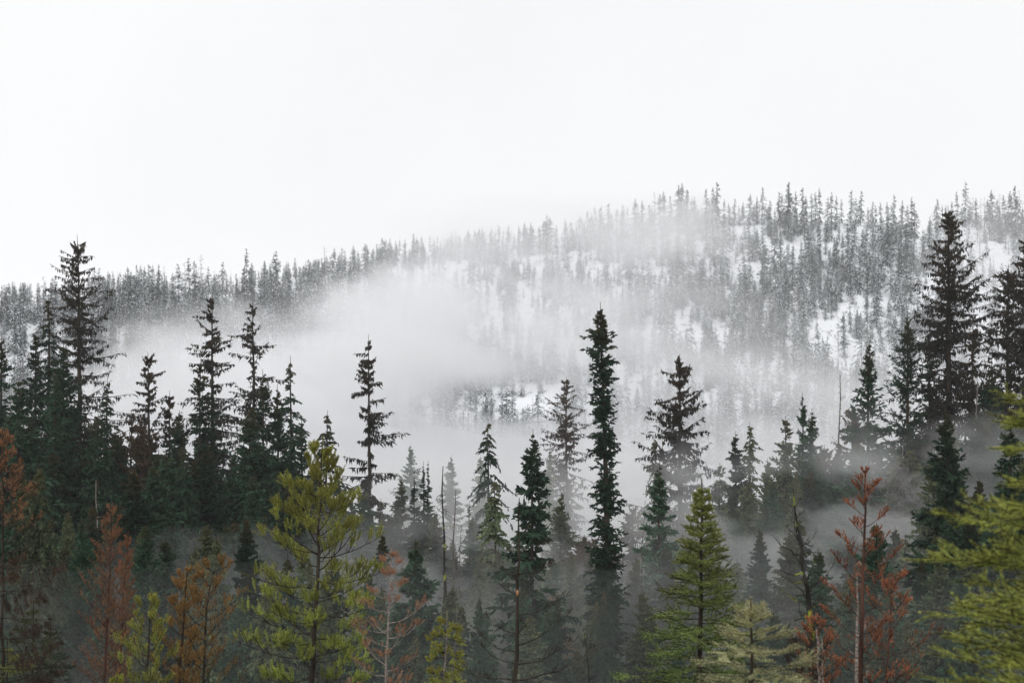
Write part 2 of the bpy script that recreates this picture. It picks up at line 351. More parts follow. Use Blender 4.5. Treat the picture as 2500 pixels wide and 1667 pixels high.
def snag(H, seed, n_br=40, R=0.8, base=0.1, el=15, trunk_r=None, lean=0.0, top_break=True, curve=0.1, droop=0):
    rng = np.random.default_rng(seed); g = Geo(); tr = trunk_r or H * 0.008
    S = 18; tt = np.linspace(0, 1, S)
    wob = np.cumsum(rng.normal(size=(S, 2)), 0) * H * 0.0025
    TP = np.stack([lean * H * tt + wob[:, 0] - lean * H, wob[:, 1], tt * H], -1)
    V, Fc = tubes(TP[None], (tr * (1 - 0.9 * tt) * (1 + 0.15 * rng.normal(size=S)))[None], 6); g.add(V, Fc)
    br = Geo()
    t = base + (0.97 - base) * rng.random(n_br); az = rng.random(n_br) * 6.283
    L = R * (0.25 + 0.75 * rng.random(n_br) ** 1.5) * np.clip(1.3 - t, 0.25, 1)
    s = np.linspace(0, 1, 6)
    org = np.stack([np.interp(t, tt, TP[:, 0]), np.interp(t, tt, TP[:, 1]), t * H], -1)
    h = np.stack([np.cos(az), np.sin(az), 0 * az], -1); e = np.radians(el + rng.normal(size=n_br) * 18)
    jit = np.cumsum(rng.normal(size=(n_br, 6, 3)), 1) * (L * 0.045)[:, None, None]; jit[:, 0] = 0
    P = org[:, None] + h[:, None] * (L[:, None] * s * np.cos(e)[:, None])[..., None] + jit
    P[..., 2] += L[:, None] * (s * np.sin(e)[:, None] + curve * s ** 2)
    V, Fc = tubes(P, np.clip(L * 0.02, 0.006, 0.05)[:, None] * (1 - .8 * s)[None], 3); br.add(V, Fc)
    # side twigs
    m = 5; bi = np.repeat(np.arange(n_br), m); ks = rng.integers(1, 5, n_br * m)
    p0 = P[bi, ks]; d = nrm(h[bi] * .5 + rng.normal(size=(len(bi), 3)) * .7 + [0, 0, -droop]); l = L[bi] * (0.15 + 0.25 * rng.random(len(bi)))
    Q = p0[:, None] + d[:, None] * (l[:, None] * np.linspace(0, 1, 3))[..., None]
    V, Fc = tubes(Q, np.tile(np.array([0.006, 0.005, 0.002]) * max(1, H / 14), (len(bi), 1)), 3); br.add(V, Fc)
    return g, br

def place(px, py, d):
    """world point seen at photo pixel px, py at depth d; returns x, y, z"""
    return (px - 1250) / F * d, d, (833 - py) / F * d

def put_tree(name, label, cat, group, px, py, d, wood_mat, fol_mat, maker, rot=None, **kw):
    x, y, zt = place(px, py, d); gz = float(ground_z(x, y)); H = zt - gz
    root = bpy.data.objects.new(name, None); C.objects.link(root); root.location = (x, y, gz - 0.1)
    tag(root, label, cat, group)
    if maker == 'snag':
        wd, br = snag(H + .1, **kw)
        link('trunk', wd.mesh('trunk', wood_mat, True), root)
        link('branches', br.mesh('branches', fol_mat or wood_mat), root)['kind'] = 'stuff'
    else:
        wd, fo = conifer(H + .1, **kw)
        link('trunk', wd.mesh('trunk', wood_mat), root)
        link('crown', fo.mesh('crown', fol_mat), root)
    return root

# ------------------------------------------------------------------ hill forest
random.seed(4)
hill_protos = []
pcol = bpy.data.collections.new('hill_tree_kinds')
for i in range(12):
    if i < 8:
        Hh = 16
        wd, fo = conifer(Hh, [3.1, 3.7, 4.3, 2.7, 3.9, 2.1, 4.6, 3.0][i], 500 + i, n_br=[110, 120, 130, 95, 125, 95, 130, 110][i], base=0.04 if i != 3 else .15, power=[.95, .9, 1.0, .8, 1.0, .75, 1.05, .85][i],
                         el_top=25, el_bot=-35, curve=-0.1, twigs=7, tw=1.0, width=0.36, sub=1, hang=0.3, rag=0.35, secamp=.7, flat=.1, shape='cone' if i != 5 else 'spire', k_tr=3)
        mats = [M['bark'], M['hill']]
    else:
        Hh = 16
        wd, fo = conifer(Hh, [1.8, 2.2, 1.6, 1.9][i - 8], 600 + i, n_br=45, base=0.25, power=.6, el_top=20, el_bot=-10, curve=-0.2, twigs=5, tw=0.6, width=0.12, sub=1, rag=.5, shape='ragged', k_tr=3)
        mats = [M['barkgrey'], M['hill_dead'] if i > 9 else M['hill']]
    Vw = np.concatenate(wd.V); Vf = np.concatenate(fo.V); Fw = np.concatenate(wd.F); Ff = np.concatenate(fo.F) + len(Vw)
    me = mesh_np('snowy_fir_kind', np.concatenate([Vw, Vf]), np.concatenate([Fw, Ff]), mats,
                 np.concatenate([np.concatenate(wd.K), np.concatenate(fo.K)]), np.concatenate([np.zeros(len(Fw)), np.ones(len(Ff))]))
    hill_protos.append(me)
    o = bpy.data.objects.new('kind_%02d' % i, me); pcol.objects.link(o)

# skyline trees read off the photo: (px, top py, height in px, kind)
SKY = []
def S(s, kinds=(0, 1, 2, 4, 7)):
    for tok in s.split():
        a = tok.split(','); SKY.append((float(a[0]), float(a[1]), float(a[2]), int(a[3]) if len(a) > 3 else random.choice(kinds)))
S("2,695,90 24,690,95 50,694,80 56,688,90,3 75,690,85 90,688,90,5 108,672,100,8 125,676,95 138,672,100,5 155,690,90 222,676,80 232,655,110,1 250,672,90 267,665,90,7 276,660,100,8 290,660,100 300,668,95 312,654,120,1 320,660,90,1 335,665,85 347,645,120,2 354,650,110,2 364,642,120,7 376,655,95,8 388,643,120,1 402,648,90,8 422,665,90 436,652,100,8 452,637,130,8 460,628,140,5 478,635,120,3 490,618,140,10 508,650,110,1 524,668,90 541,637,130,1 553,660,100,9 568,665,90,10 590,665,80 602,605,150,5 597,648,110 622,658,90,8 647,634,110,3 662,655,80 681,611,150,1 697,652,80 708,653,90,5 731,648,70,7 741,645,60 757,638,70,5 770,634,65 778,632,70,5 790,640,50")
S("707,655,60,5 732,650,55 745,648,50 756,642,50,5 770,640,50 777,635,55,5 790,640,45 800,640,50,7 813,632,60,5 835,602,85,7 842,630,50 864,598,90,2 873,610,60 890,593,80,2 898,595,75,1 912,605,60,5 921,592,70,7 930,600,60,5 941,584,75,5 946,600,60,5 957,600,55 967,586,60,7 975,590,55 988,584,65,1 1009,567,85,7 1018,578,70,2 1038,600,45 1053,586,50,8 1062,600,45 1085,598,40 1102,588,50,7 1110,595,40 1120,578,55,5 1135,575,60 1142,564,65,5 1160,560,70,2 1170,558,65,5 1198,565,55,7 1209,560,60,5 1217,575,45 1228,560,60,7 1239,556,65,2 1268,560,55,7 1284,553,60,5 1293,541,75,5 1300,550,70,2 1327,535,80,2 1345,528,85,2 1358,548,60,5 1377,546,60,5 1395,540,65,7")
S("1411,525,70,2 1423,530,65,2 1436,512,85,7 1443,520,70,2 1463,508,80,7 1472,500,90,7 1483,493,95,7 1505,508,80,2 1521,497,85,7 1530,505,70,5 1552,484,100,2 1570,487,95,2 1585,495,80,7 1599,467,100,8 1613,472,100,2 1622,466,110,2 1637,475,90 1655,450,120,2 1664,446,120,2 1673,460,110,7 1680,462,90,5 1691,480,100,2 1703,515,50,5 1726,458,110,7 1742,455,105,7 1753,441,120,7 1768,485,70,5 1778,495,60,5 1793,482,75,7 1805,500,60 1830,472,90,2 1848,479,80,5 1861,453,110,7 1880,487,90,7 1892,510,60,5 1903,465,100,7 1910,470,90,5 1927,440,140,7 1922,455,100,1 1944,466,90,5 1958,455,110,7 1969,478,70,5 1982,472,80,5 1990,468,80,5 2001,458,95,5 2020,480,80,1 2030,468,85,5 2041,476,80,5 2053,485,70,5 2075,461,105,7 2090,482,70,5 2101,463,95,7 2119,505,50 2129,490,60,7 2140,500,50,5 2150,493,60,5 2165,492,60,5 2182,473,75,7 2200,488,60,1 2214,500,50 2224,480,70,5 2234,492,60,7")
S("2270,540,60,7 2287,483,90,7 2300,500,75,5 2337,467,80,5 2355,441,100,1 2374,480,70,8 2384,482,70,5 2394,483,70,8 2404,480,70,8 2422,462,90,2 2440,470,80,9 2455,475,80,5 2462,472,80,5 2480,450,120,7 2493,462,100,8 2310,500,70,5 2325,490,70,5 2368,490,60 2412,485,70 2435,485,70,7 2448,480,75,8 2471,465,90,5")
# larger trees standing out on the slope: (px, top py, height px, kind)
S("1867,598,90,2 1818,615,90,2 1745,665,110,2 1765,675,110,2 1790,690,90,7 1720,690,110,2 2070,553,110,7 2115,548,120,7 2145,580,110,7 2175,610,110,2 2195,650,110,7 2225,640,100,5 2270,525,110,2 2230,560,90,7 2100,600,120,7 1920,640,90,7 1955,670,100,2 1985,640,90,7 2030,660,100,7 1640,640,110,7 1600,660,100,2 1560,640,90,7 1680,620,100,7 1690,560,90,2 1480,620,90,2 1520,700,100,2 1420,640,90,7 2140,690,110,2 2170,730,100,7 2060,760,100,2 1880,700,110,2 1840,760,100,7 1960,780,110,2 1730,790,90,7 2000,560,90,5 1990,600,80,7 1360,600,80,2 1340,640,90,2 370,740,60,7 300,715,80,2 345,725,70,2 385,700,90,2 430,745,60,1 480,700,80,5 560,710,70,2 640,720,70,7 2476,560,120,7 2480,480,100,5 1700,700,90,1 270,760,90,8 245,750,90,2 610,640,130,2 495,690,100,5 660,690,70,2 200,700,90,1 170,720,90,2")

def zone(u):
    for lim, nme in [(95, 'by the left frame edge'), (175, 'left of the bare-topped giant'), (270, 'right of the bare-topped giant'), (400, 'above the open black tree'), (500, 'above the conical dark fir'), (575, 'behind the lichen-hung spire'),
                     (690, 'behind the forked spruce'), (830, 'above the big pine'), (960, 'above the lone ragged spruce'), (1100, 'where fog touches the ridge'), (1250, 'above the rusty-topped fir'), (1400, 'left of the column tree'),
                     (1540, 'above the column tree'), (1700, 'above the shaggy spruce'), (1850, 'left of the open snowfield'), (2010, 'over the open snowfield'), (2170, 'above the cone-shaped fir'), (2280, 'left of the black giant'), (2390, 'right of the black giant')]:
        if u < lim: return nme
    return 'by the right frame edge'
ORD = ['leftmost', 'second from left', 'third from left', 'fourth from left', 'fifth from left', 'sixth from left', 'seventh from left', 'eighth from left', 'ninth from left', 'tenth from left', 'eleventh from left', 'twelfth from left']
def tell_apart(objs):
    by = {}
    for o in objs: by.setdefault(o['label'], []).append(o)
    for lab, os_ in by.items():
        if len(os_) < 2: continue
        os_.sort(key=lambda o: o.location.x / o.location.y)
        for i, o in enumerate(os_):
            if i < len(ORD): o['label'] = (('left of two: ' if i == 0 else 'right of two: ') if len(os_) == 2 else ORD[i] + ', ') + lab
KN = {0: 'snow-dusted fir', 1: 'broad snow-dusted fir', 2: 'full dark fir', 3: 'high-crowned fir', 4: 'snowy fir', 5: 'narrow spire-like fir', 6: 'wide snowy fir', 7: 'slender snow-flecked fir',
      8: 'thin ragged fir', 9: 'sparse ragged fir', 10: 'dead grey conifer', 11: 'leafless conifer'}
pts = []   # indiv: x,y,z,scale,kind,label
indiv = []
for (px, py, hp, kd) in SKY:
    D0 = float(ridge_d(px)); rv = float(ridge_v(px)); foot = py + hp
    if foot <= rv + 14: d = D0 - 2 + random.uniform(-4, 8)
    else:
        vb = 833 + 46 * F / 420; s = ((foot - vb) / (rv - vb)) ** (1 / 0.92); d = 420 + np.clip(s, 0, 1) * (D0 - 420)
    x = (px - 1250) / F * d; z0 = float(ground_z(x, d)); zt = (833 - py) / F * d; H = np.clip(zt - z0 + .3, 7, 34)
    ridge = foot <= rv + 14
    lab = '%s %s %s' % ('tall' if H > 21 else ('small' if H < 11 else 'mid-height'), KN[kd], ('on the skyline ' if ridge else 'on the slope ') + zone(px))
    indiv.append((x, d, z0, H / 16, kd, lab, 'firs along the ridge skyline' if ridge else 'firs standing out on the snowy slope'))

CLEAR = [(2010, 548, 130, 22), (1960, 618, 85, 22), (1705, 820, 65, 32), (2035, 815, 45, 40), (1260, 1000, 110, 55), (1745, 665, 30, 22), (1380, 575, 70, 18), (1590, 690, 40, 30), (2230, 600, 25, 30),
         (2440, 770, 80, 90), (90, 880, 110, 60), (2180, 540, 50, 16), (1620, 570, 45, 16), (1690, 650, 30, 30), (1100, 690, 80, 30), (1290, 640, 60, 20), (1780, 560, 60, 20), (1850, 930, 60, 20), (1290, 760, 30, 50), (2160, 800, 40, 40), (1000, 1010, 60, 30), (2090, 770, 40, 20), (1600, 930, 40, 20)]
rng = np.random.default_rng(77)
stuff = []
n_try = 27000
X = rng.uniform(-330, 330, n_try); Y = rng.uniform(424, 745, n_try)
Uq = 1250 + F * X / Y; Z = ground_z(X, Y); Vq = 833 - Z * F / Y
dens = np.clip((fbm(X / 26, Y / 20, 41, 3) - 0.30) * 3.2, 0.34, 1)
dens = np.where(Uq < 950, np.maximum(dens, 0.8), dens)
for (cx, cyy, rx, ry) in CLEAR:
    dd = ((Uq - cx) / rx) ** 2 + ((Vq - cyy) / ry) ** 2
    dens = np.where(dd < 1.0, 0.16, np.where(dd < 1.6, dens * 0.5, dens))
ok = (rng.random(n_try) < dens * 0.62) & (Y < ridge_d(Uq) + 10) & (Uq > -120) & (Uq < 2620)
X, Y, Z, Uq, Vq = X[ok], Y[ok], Z[ok], Uq[ok], Vq[ok]
sz = np.clip(rng.lognormal(-0.48, 0.42, len(X)), 0.18, 1.35) * np.where(Uq < 950, 1.12, 0.93)
onr = (Y > ridge_d(Uq) - 14)
sz = np.where(onr, np.minimum(sz, 0.55), sz)
kd = np.where(rng.random(len(X)) < 0.84, rng.integers(0, 8, len(X)), rng.integers(8, 12, len(X)))
n_ind = max(0, 290 - len(indiv)); hill_objs = []
def hill_root(x, y, z, s, k, lab, grp):
    o = link('snowy_fir', hill_protos[k]); o.location = (x, y, z - 0.3)
    o.scale = (s ** .8 * random.uniform(.85, 1.15),) * 2 + (s,); o.rotation_euler = (random.gauss(0, .02), random.gauss(0, .02), random.uniform(0, 6.28)); tag(o, lab, 'fir tree', grp); hill_objs.append(o)
for a in indiv: hill_root(*a)
order = np.argsort(-(sz / Y) * ((Uq > 0) & (Uq < 2500) & (Vq < 850))); big = set(order[:n_ind].tolist())
for i in order[:n_ind]:
    hill_root(X[i], Y[i], Z[i], sz[i], int(kd[i]), '%s deep in the slope forest %s' % (KN[int(kd[i])], zone(Uq[i])), 'larger firs in the hillside forest')
tell_apart(hill_objs)
rest = [i for i in range(len(X)) if i not in big]
print('hill trees', len(X), 'individual', len(indiv) + n_ind)

def scatter(name, P, rot, scl, idx, coll):
    me = bpy.data.meshes.new(name + '_points'); me.vertices.add(len(P)); me.vertices.foreach_set('co', np.ascontiguousarray(P, np.float32).ravel())
    for nm, ty, arr in (('rz', 'FLOAT', rot), ('sc', 'FLOAT', scl), ('kind_i', 'INT', idx)):
        a = me.attributes.new(nm, ty, 'POINT'); a.data.foreach_set('value', np.ascontiguousarray(arr, np.float32 if ty == 'FLOAT' else np.int32))
    o = link(name, me)
    ng = bpy.data.node_groups.new(name, 'GeometryNodeTree')
    ng.interface.new_socket('Geometry', in_out='INPUT', socket_type='NodeSocketGeometry'); ng.interface.new_socket('Geometry', in_out='OUTPUT', socket_type='NodeSocketGeometry')
    N = ng.nodes; L = ng.links
    gi = N.new('NodeGroupInput'); go = N.new('NodeGroupOutput'); ip = N.new('GeometryNodeInstanceOnPoints'); ci = N.new('GeometryNodeCollectionInfo')
    ci.inputs['Collection'].default_value = coll; ci.inputs['Separate Children'].default_value = True; ci.inputs['Reset Children'].default_value = True
    m2p = N.new('GeometryNodeMeshToPoints')
    def na(nm, ty):
        a = N.new('GeometryNodeInputNamedAttribute'); a.data_type = ty; a.inputs['Name'].default_value = nm; return a.outputs['Attribute']
    L.new(gi.outputs[0], m2p.inputs['Mesh']); L.new(m2p.outputs[0], ip.inputs['Points'])
    L.new(ci.outputs[0], ip.inputs['Instance']); ip.inputs['Pick Instance'].default_value = True
    L.new(na('kind_i', 'INT'), ip.inputs['Instance Index'])
    cx = N.new('ShaderNodeCombineXYZ'); L.new(na('rz', 'FLOAT'), cx.inputs[2])
    er = N.new('FunctionNodeEulerToRotation'); L.new(cx.outputs[0], er.inputs[0]); L.new(er.outputs[0], ip.inputs['Rotation'])
    L.new(na('sc', 'FLOAT'), ip.inputs['Scale']); L.new(ip.outputs[0], go.inputs[0])
    md = o.modifiers.new('scatter', 'NODES'); md.node_group = ng
    return o
rest = np.array(rest)
o = scatter('hillside_forest', np.stack([X[rest], Y[rest], Z[rest] - .3], -1), rng.random(len(rest)) * 6.28, sz[rest], kd[rest], pcol)
tag(o, 'dense snow-dusted conifer forest covering the hillside', kind='stuff')
# snowy scrub on the slope
scol = bpy.data.collections.new('scrub_kinds')
for i in range(3):
    r2 = np.random.default_rng(900 + i); n = 26
    p = r2.normal(size=(n, 3)) * [.5, .5, 0]; d = r2.normal(size=(n, 3)) * .45 + [0, 0, 1]
    V, Fc, K = blades(p, d, .5 + r2.random(n) * 1.2, np.full(n, .1), r2, r2.random((n, 3)))
    me = mesh_np('scrub', V, Fc, M['hill_dead'], K); o = bpy.data.objects.new('scrub_%d' % i, me); scol.objects.link(o)
n = 12000; xx = rng.uniform(-300, 300, n); yy = rng.uniform(430, 720, n); kk = fbm(xx / 9, yy / 7, 88, 2) > .42; xx, yy = xx[kk], yy[kk]
o = scatter('undergrowth', np.stack([xx, yy, ground_z(xx, yy)], -1), rng.random(len(xx)) * 6.28, .4 + .9 * rng.random(len(xx)), rng.integers(0, 3, len(xx)), scol)
tag(o, 'dark twiggy scrub poking through the hillside snow', kind='stuff')

# ------------------------------------------------------------------ middle-ground trees
DK = dict(n_br=320, power=.9, twigs=18, tw=.68, width=.23, sub=2, secamp=.7, hang=.3, rag=.32, curve=-.05, el_top=35, el_bot=-38, base=.03, qs=.42)      # dense fir
SP = dict(n_br=230, shape='ragged', base=.08, twigs=11, tw=.58, width=.15, sub=2, hang=.5, rag=.55, curve=.1, el_top=18, el_bot=-38, lichen=26, fill=.9, el_var=16, secamp=1.3)   # sparse, hung with lichen
DR = dict(n_br=270, power=.85, twigs=18, tw=.62, width=.19, sub=2, hang=.45, rag=.3, curve=-.4, el_top=12, el_bot=-40, el_var=9, base=.03, qs=.42)   # drooping boughs
YF = dict(n_br=290, power=.9, twigs=17, tw=.64, width=.19, sub=2, hang=.2, rag=.3, curve=.1, el_top=40, el_bot=-25, base=.03, qs=.45)
def mid(px, py, d, hw, style, mat, label, name='fir_tree', cat='fir tree', bark='bark', seed=None, **over):
    kw = dict(style); kw.update(over); kw['R'] = hw / F * d * 1.36; kw['seed'] = seed or int(px * 7 + py)
    return put_tree(name, label, cat, 'tall conifers of the middle ground', px, py, d, M[bark], M[mat], 'conifer', **kw)
D1 = 106
mid(8, 812, 100, 62, DK, 'dark', 'dark fir cut by the left frame edge, with a rusty brown top')
mid(116, 716, 102, 74, DR, 'dark', 'drooping dark fir just left of the bare-topped giant at the left')
mid(188, 572, 110, 78, SP, 'black', 'tallest tree at the left, bare thin top above the ridge and shaggy dark brown middle', 'larch_tree', 'larch tree', tip_bare=.12, n_br=480, lichen=30, width=.12, fill=1)
mid(155, 828, 98, 80, DK, 'green', 'full dense green fir in front of the shaggy giant at the left', n_br=421)
mid(46, 918, 92, 70, DK, 'green', 'lighter green broad fir between the left edge and the dense fir')
mid(260, 922, 104, 62, DR, 'green', 'neat pointed green fir standing right of the left cluster')
mid(236, 1003, 94, 56, DK, 'dark', 'short fir with yellowish tips leaning against the neat pointed fir')
mid(366, 857, 106, 68, SP, 'black', 'open black tree with wide upper arms left of the twin spires', 'larch_tree', 'larch tree', n_br=227)
mid(411, 952, 108, 36, SP, 'black', 'thin sparse stem between the wide-armed tree and the conical fir', 'larch_tree', 'larch tree', n_br=140)
mid(318, 998, 104, 36, SP, 'black', 'small dark sparse tree left of the wide-armed black tree', 'larch_tree', 'larch tree', n_br=157)
mid(481, 876, 98, 78, DK, 'dark', 'broad conical dark fir beside the lichen-hung spire')
mid(519, 712, 112, 52, SP, 'black', 'tall lichen-hung spire rising behind the broad conical fir', 'spruce_tree', 'spruce tree', n_br=262, lichen=20)
mid(613, 728, 112, 56, SP, 'black', 'tall shaggy spruce with a forked tip, right of the lichen-hung spire', 'spruce_tree', 'spruce tree', n_br=280, lichen=20)
mid(703, 868, 104, 50, DR, 'dark', 'open fir with a golden top at the right of the left group', rag=.5)
mid(676, 935, 100, 46, DK, 'dark', 'bushy brownish fir tucked against the golden-topped fir')
mid(607, 985, 96, 78, DK, 'dark', 'massive dense dark fir under the forked spruce', n_br=421)
mid(734, 1015, 101, 34, DK, 'green', 'slim short green fir right of the golden-topped fir')
mid(570, 1080, 110, 20, DK, 'green', 'narrow little fir in the bright fog gap left of the massive dark fir', n_br=175)
mid(797, 1000, 100, 62, DR, 'dark', 'dark drooping fir directly behind the yellow-green pine')
mid(901, 815, 106, 44, SP, 'black', 'lone thin ragged spruce hung with lichen against the fog', 'spruce_tree', 'spruce tree', n_br=210, lichen=24, tw=.62, rag=.75, trunk_r=.3)
mid(1192, 1020, 104, 60, DR, 'dark', 'drooping rusty-topped fir whose lower half fades into fog', n_br=175, curve=-.7)
mid(1205, 1158, 82, 52, DR, 'olive', 'olive green fir in front of the rusty-topped drooping fir')
mid(1303, 1046, 71, 58, DK, 'green', 'crisp dark green pointed fir between the drooping fir and the column tree', rag=.4, n_br=297)
mid(1484, 736, 71, 35, DK, 'dark', 'tall columnar tree, the highest in the centre, dense and very narrow', shape='column', n_br=620, bend=-.1, base=.03, trunk_r=.30, tw=.36, rag=.34, el_bot=-18, secamp=0, el_var=18, width=.14, flat=.2, twigs=14)
mid(1663, 862, 104, 66, SP, 'black', 'shaggy dark spruce right of the column tree, its base lost in fog', 'spruce_tree', 'spruce tree', n_br=332, lichen=30, trunk_r=.36)
mid(1595, 1062, 118, 46, DR, 'olive', 'fog-greyed fir left of the shaggy spruce')
mid(1612, 1130, 84, 48, DK, 'green', 'dusky green fir under the left side of the shaggy spruce')
mid(1614, 1062, 106, 18, SP, 'black', 'bare thin stem beside the shaggy spruce', 'larch_tree', 'larch tree', n_br=105)
mid(1373, 1198, 118, 40, DK, 'olive', 'small misty fir left of the column tree')
mid(1386, 918, 178, 46, SP, 'brown', 'ghostly bare larch fading in the fog left of the column tree', 'larch_tree', 'larch tree', n_br=332)
mid(1342, 1094, 176, 24, DK, 'olive', 'faint narrow fir at the foot of the ghostly larch')
mid(1001, 1084, 190, 34, DK, 'green', 'pale blurred fir deep in the fog left of the twin spires')
mid(1104, 1108, 178, 24, DK, 'olive', 'faint slim fir in fog behind the twin dead poles')
mid(1172, 1110, 180, 26, DK, 'olive', 'very faint fir left of the rusty-topped fir')
mid(1017, 1140, 122, 16, DK, 'dark', 'single thin dark spire left of the twin spires', n_br=192, rag=.2)
mid(1034, 1124, 122, 19, DK, 'dark', 'left one of the twin dark spires in the fog', n_br=210, rag=.2)
mid(1043, 1124, 124, 13, DK, 'dark', 'right one of the twin dark spires in the fog', n_br=175, rag=.2)
mid(1148, 1222, 100, 22, DK, 'dark', 'small dark spire left of the olive fir', n_br=175, rag=.2)
mid(980, 1164, 130, 34, DK, 'olive', 'hazy fir with snow-flecked twigs left of the single thin spire')
mid(930, 1215, 104, 34, DK, 'olive', 'hazy olive fir right of the thin ragged spruce')
mid(1801, 1050, 116, 42, DK, 'green', 'left one of a pair of fog-grey pointed firs right of the shaggy spruce')
mid(1831, 1026, 122, 50, DR, 'olive', 'right one of a pair of fog-grey pointed firs right of the shaggy spruce')
mid(1755, 1128, 112, 40, DK, 'olive', 'low misty fir left of the grey pair')
mid(1916, 1014, 112, 62, DK, 'olive', 'wide fog-grey fir right of the grey pair')
mid(1961, 958, 116, 34, YF, 'green', 'slender fir with a needle-thin tip behind the wide grey fir')
mid(1992, 996, 112, 48, DK, 'green', 'bushy fir right of the needle-tipped fir')
mid(2126, 830, 104, 64, DK, 'dark', 'dense cone-shaped dark fir at right with a bare tip', n_br=386, rag=.25)
mid(2220, 760, 106, 70, YF, 'dark', 'tall dark fir between the cone-shaped fir and the black giant', n_br=351)
mid(2322, 500, 108, 88, SP, 'black', 'giant black shaggy spruce rising above the right ridge', 'spruce_tree', 'spruce tree', n_br=578, lichen=26, fill=1, trunk_r=.5, rag=.45)
mid(2380, 780, 106, 48, SP, 'black', 'thin ragged tree against the right side of the black giant', 'larch_tree', 'larch tree', n_br=227)
mid(2457, 644, 108, 66, SP, 'black', 'sparse black tree with a bare tip near the right frame edge', 'spruce_tree', 'spruce tree', n_br=332, lichen=20)
mid(2506, 575, 106, 78, SP, 'black', 'dense black spruce cut by the right frame edge', 'spruce_tree', 'spruce tree', n_br=561, lichen=24, fill=1)
mid(2320, 998, 71, 66, DK, 'green', 'crisp dark green fir standing before the fog below the black giant', n_br=403, rag=.35)
mid(2082, 984, 110, 40, SP, 'brown', 'leafless brownish tree left of the cone-shaped dark fir', 'larch_tree', 'larch tree')
mid(2420, 905, 112, 60, DK, 'olive', 'fog-dulled fir below the right-hand ragged trees')
mid(2475, 985, 60, 50, DK, 'dark', 'rusty dark fir behind the near yellow-green boughs')
mid(1014, 1312, 66, 66, DK, 'green', 'full dark green fir behind the red and white dead tree', rag=.3)
mid(1465, 1365, 72, 62, DR, 'olive', 'olive green bushy fir at the foot of the column tree')
mid(1395, 1345, 78, 42, DK, 'olive', 'narrow olive fir left of the bushy fir below the column tree')
mid(1352, 1430, 74, 30, DK, 'pinebrown', 'small golden brown fir left of the broken post', power=.7, width=.07)
mid(1861, 1375, 78, 36, DK, 'green', 'small dark misty fir left of the black snag')
mid(2290, 1335, 62, 60, YF, 'olive', 'light green fir right of the red dead tree')
mid(1545, 1230, 92, 44, SP, 'brown', 'dusky lichen-hung tree right of the column tree base', 'larch_tree', 'larch tree', lichen=20)
mid(2085, 1420, 60, 50, DK, 'green', 'dark fir half hidden behind the red dead tree')

mid(88, 800, 108, 52, DK, 'dark', 'dark fir rising just left of the drooping fir', 'fir_tree')
mid(140, 900, 96, 60, DK, 'green', 'full green fir squeezed between the drooping fir and the dense fir')
mid(285, 1040, 98, 52, DK, 'dark', 'short dark fir at the right foot of the neat pointed fir')
mid(435, 1000, 100, 58, DK, 'dark', 'bushy dark fir at the left foot of the conical fir')
mid(645, 900, 108, 50, DK, 'dark', 'dark fir filling the gap between the forked spruce and the golden-topped fir')
mid(345, 1010, 98, 56, SP, 'brown', 'dusky brown thicket-like tree at the foot of the wide-armed tree', 'larch_tree', 'larch tree', n_br=300, fill=1)
mid(2270, 800, 112, 56, DK, 'dark', 'dark fir half hidden by the left boughs of the black giant')
mid(2425, 860, 104, 60, DK, 'dark', 'dark full fir between the ragged thin tree and the sparse black tree')
# lower forest fill, copies of a few kinds
rnd = random.Random(11)
kinds = []
for i, (st, mt, R) in enumerate([(DK, 'green', 3.4), (DR, 'dark', 3.3), (DK, 'olive', 3.2), (YF, 'green', 3.8), (DK, 'dark', 2.7), (SP, 'brown', 2.9), (DR, 'olive', 3.5), (DK, 'green', 2.3), (SP, 'grey', 2.3)]):
    kw = dict(st); kw.update(R=R, seed=1200 + i, sub=3, qs=.75, n_br=int(st['n_br'] * 1.5), twigs=int(st['twigs'] * 1.25)); wd, fo = conifer(22.0, **kw)
    kinds.append((wd.mesh('trunk', M['bark' if i != 8 else 'barkgrey']), fo.mesh('crown', M[mt]), mt))
ADJ = {'green': 'green', 'dark': 'dark', 'olive': 'olive', 'brown': 'brownish', 'grey': 'grey leafless'}
LOW = [(200, 'left dead red trees'), (420, 'reddish twin-stemmed tree'), (650, 'browning pines'), (900, 'yellow-green pine'), (1120, 'red and white dead tree'), (1330, 'blazed bare snag'), (1560, 'column tree'),
       (1800, 'young green spruce'), (2020, 'black snag'), (2240, 'orange dead tree'), (2800, 'nearest right boughs')]
env = lambda u: np.interp(u, [0, 250, 450, 700, 850, 1000, 1250, 1400, 1550, 1750, 1900, 2100, 2500], [920, 1010, 1030, 1050, 1150, 1230, 1240, 1290, 1240, 1200, 1090, 1040, 940])
nfill = 0; fill_objs = []
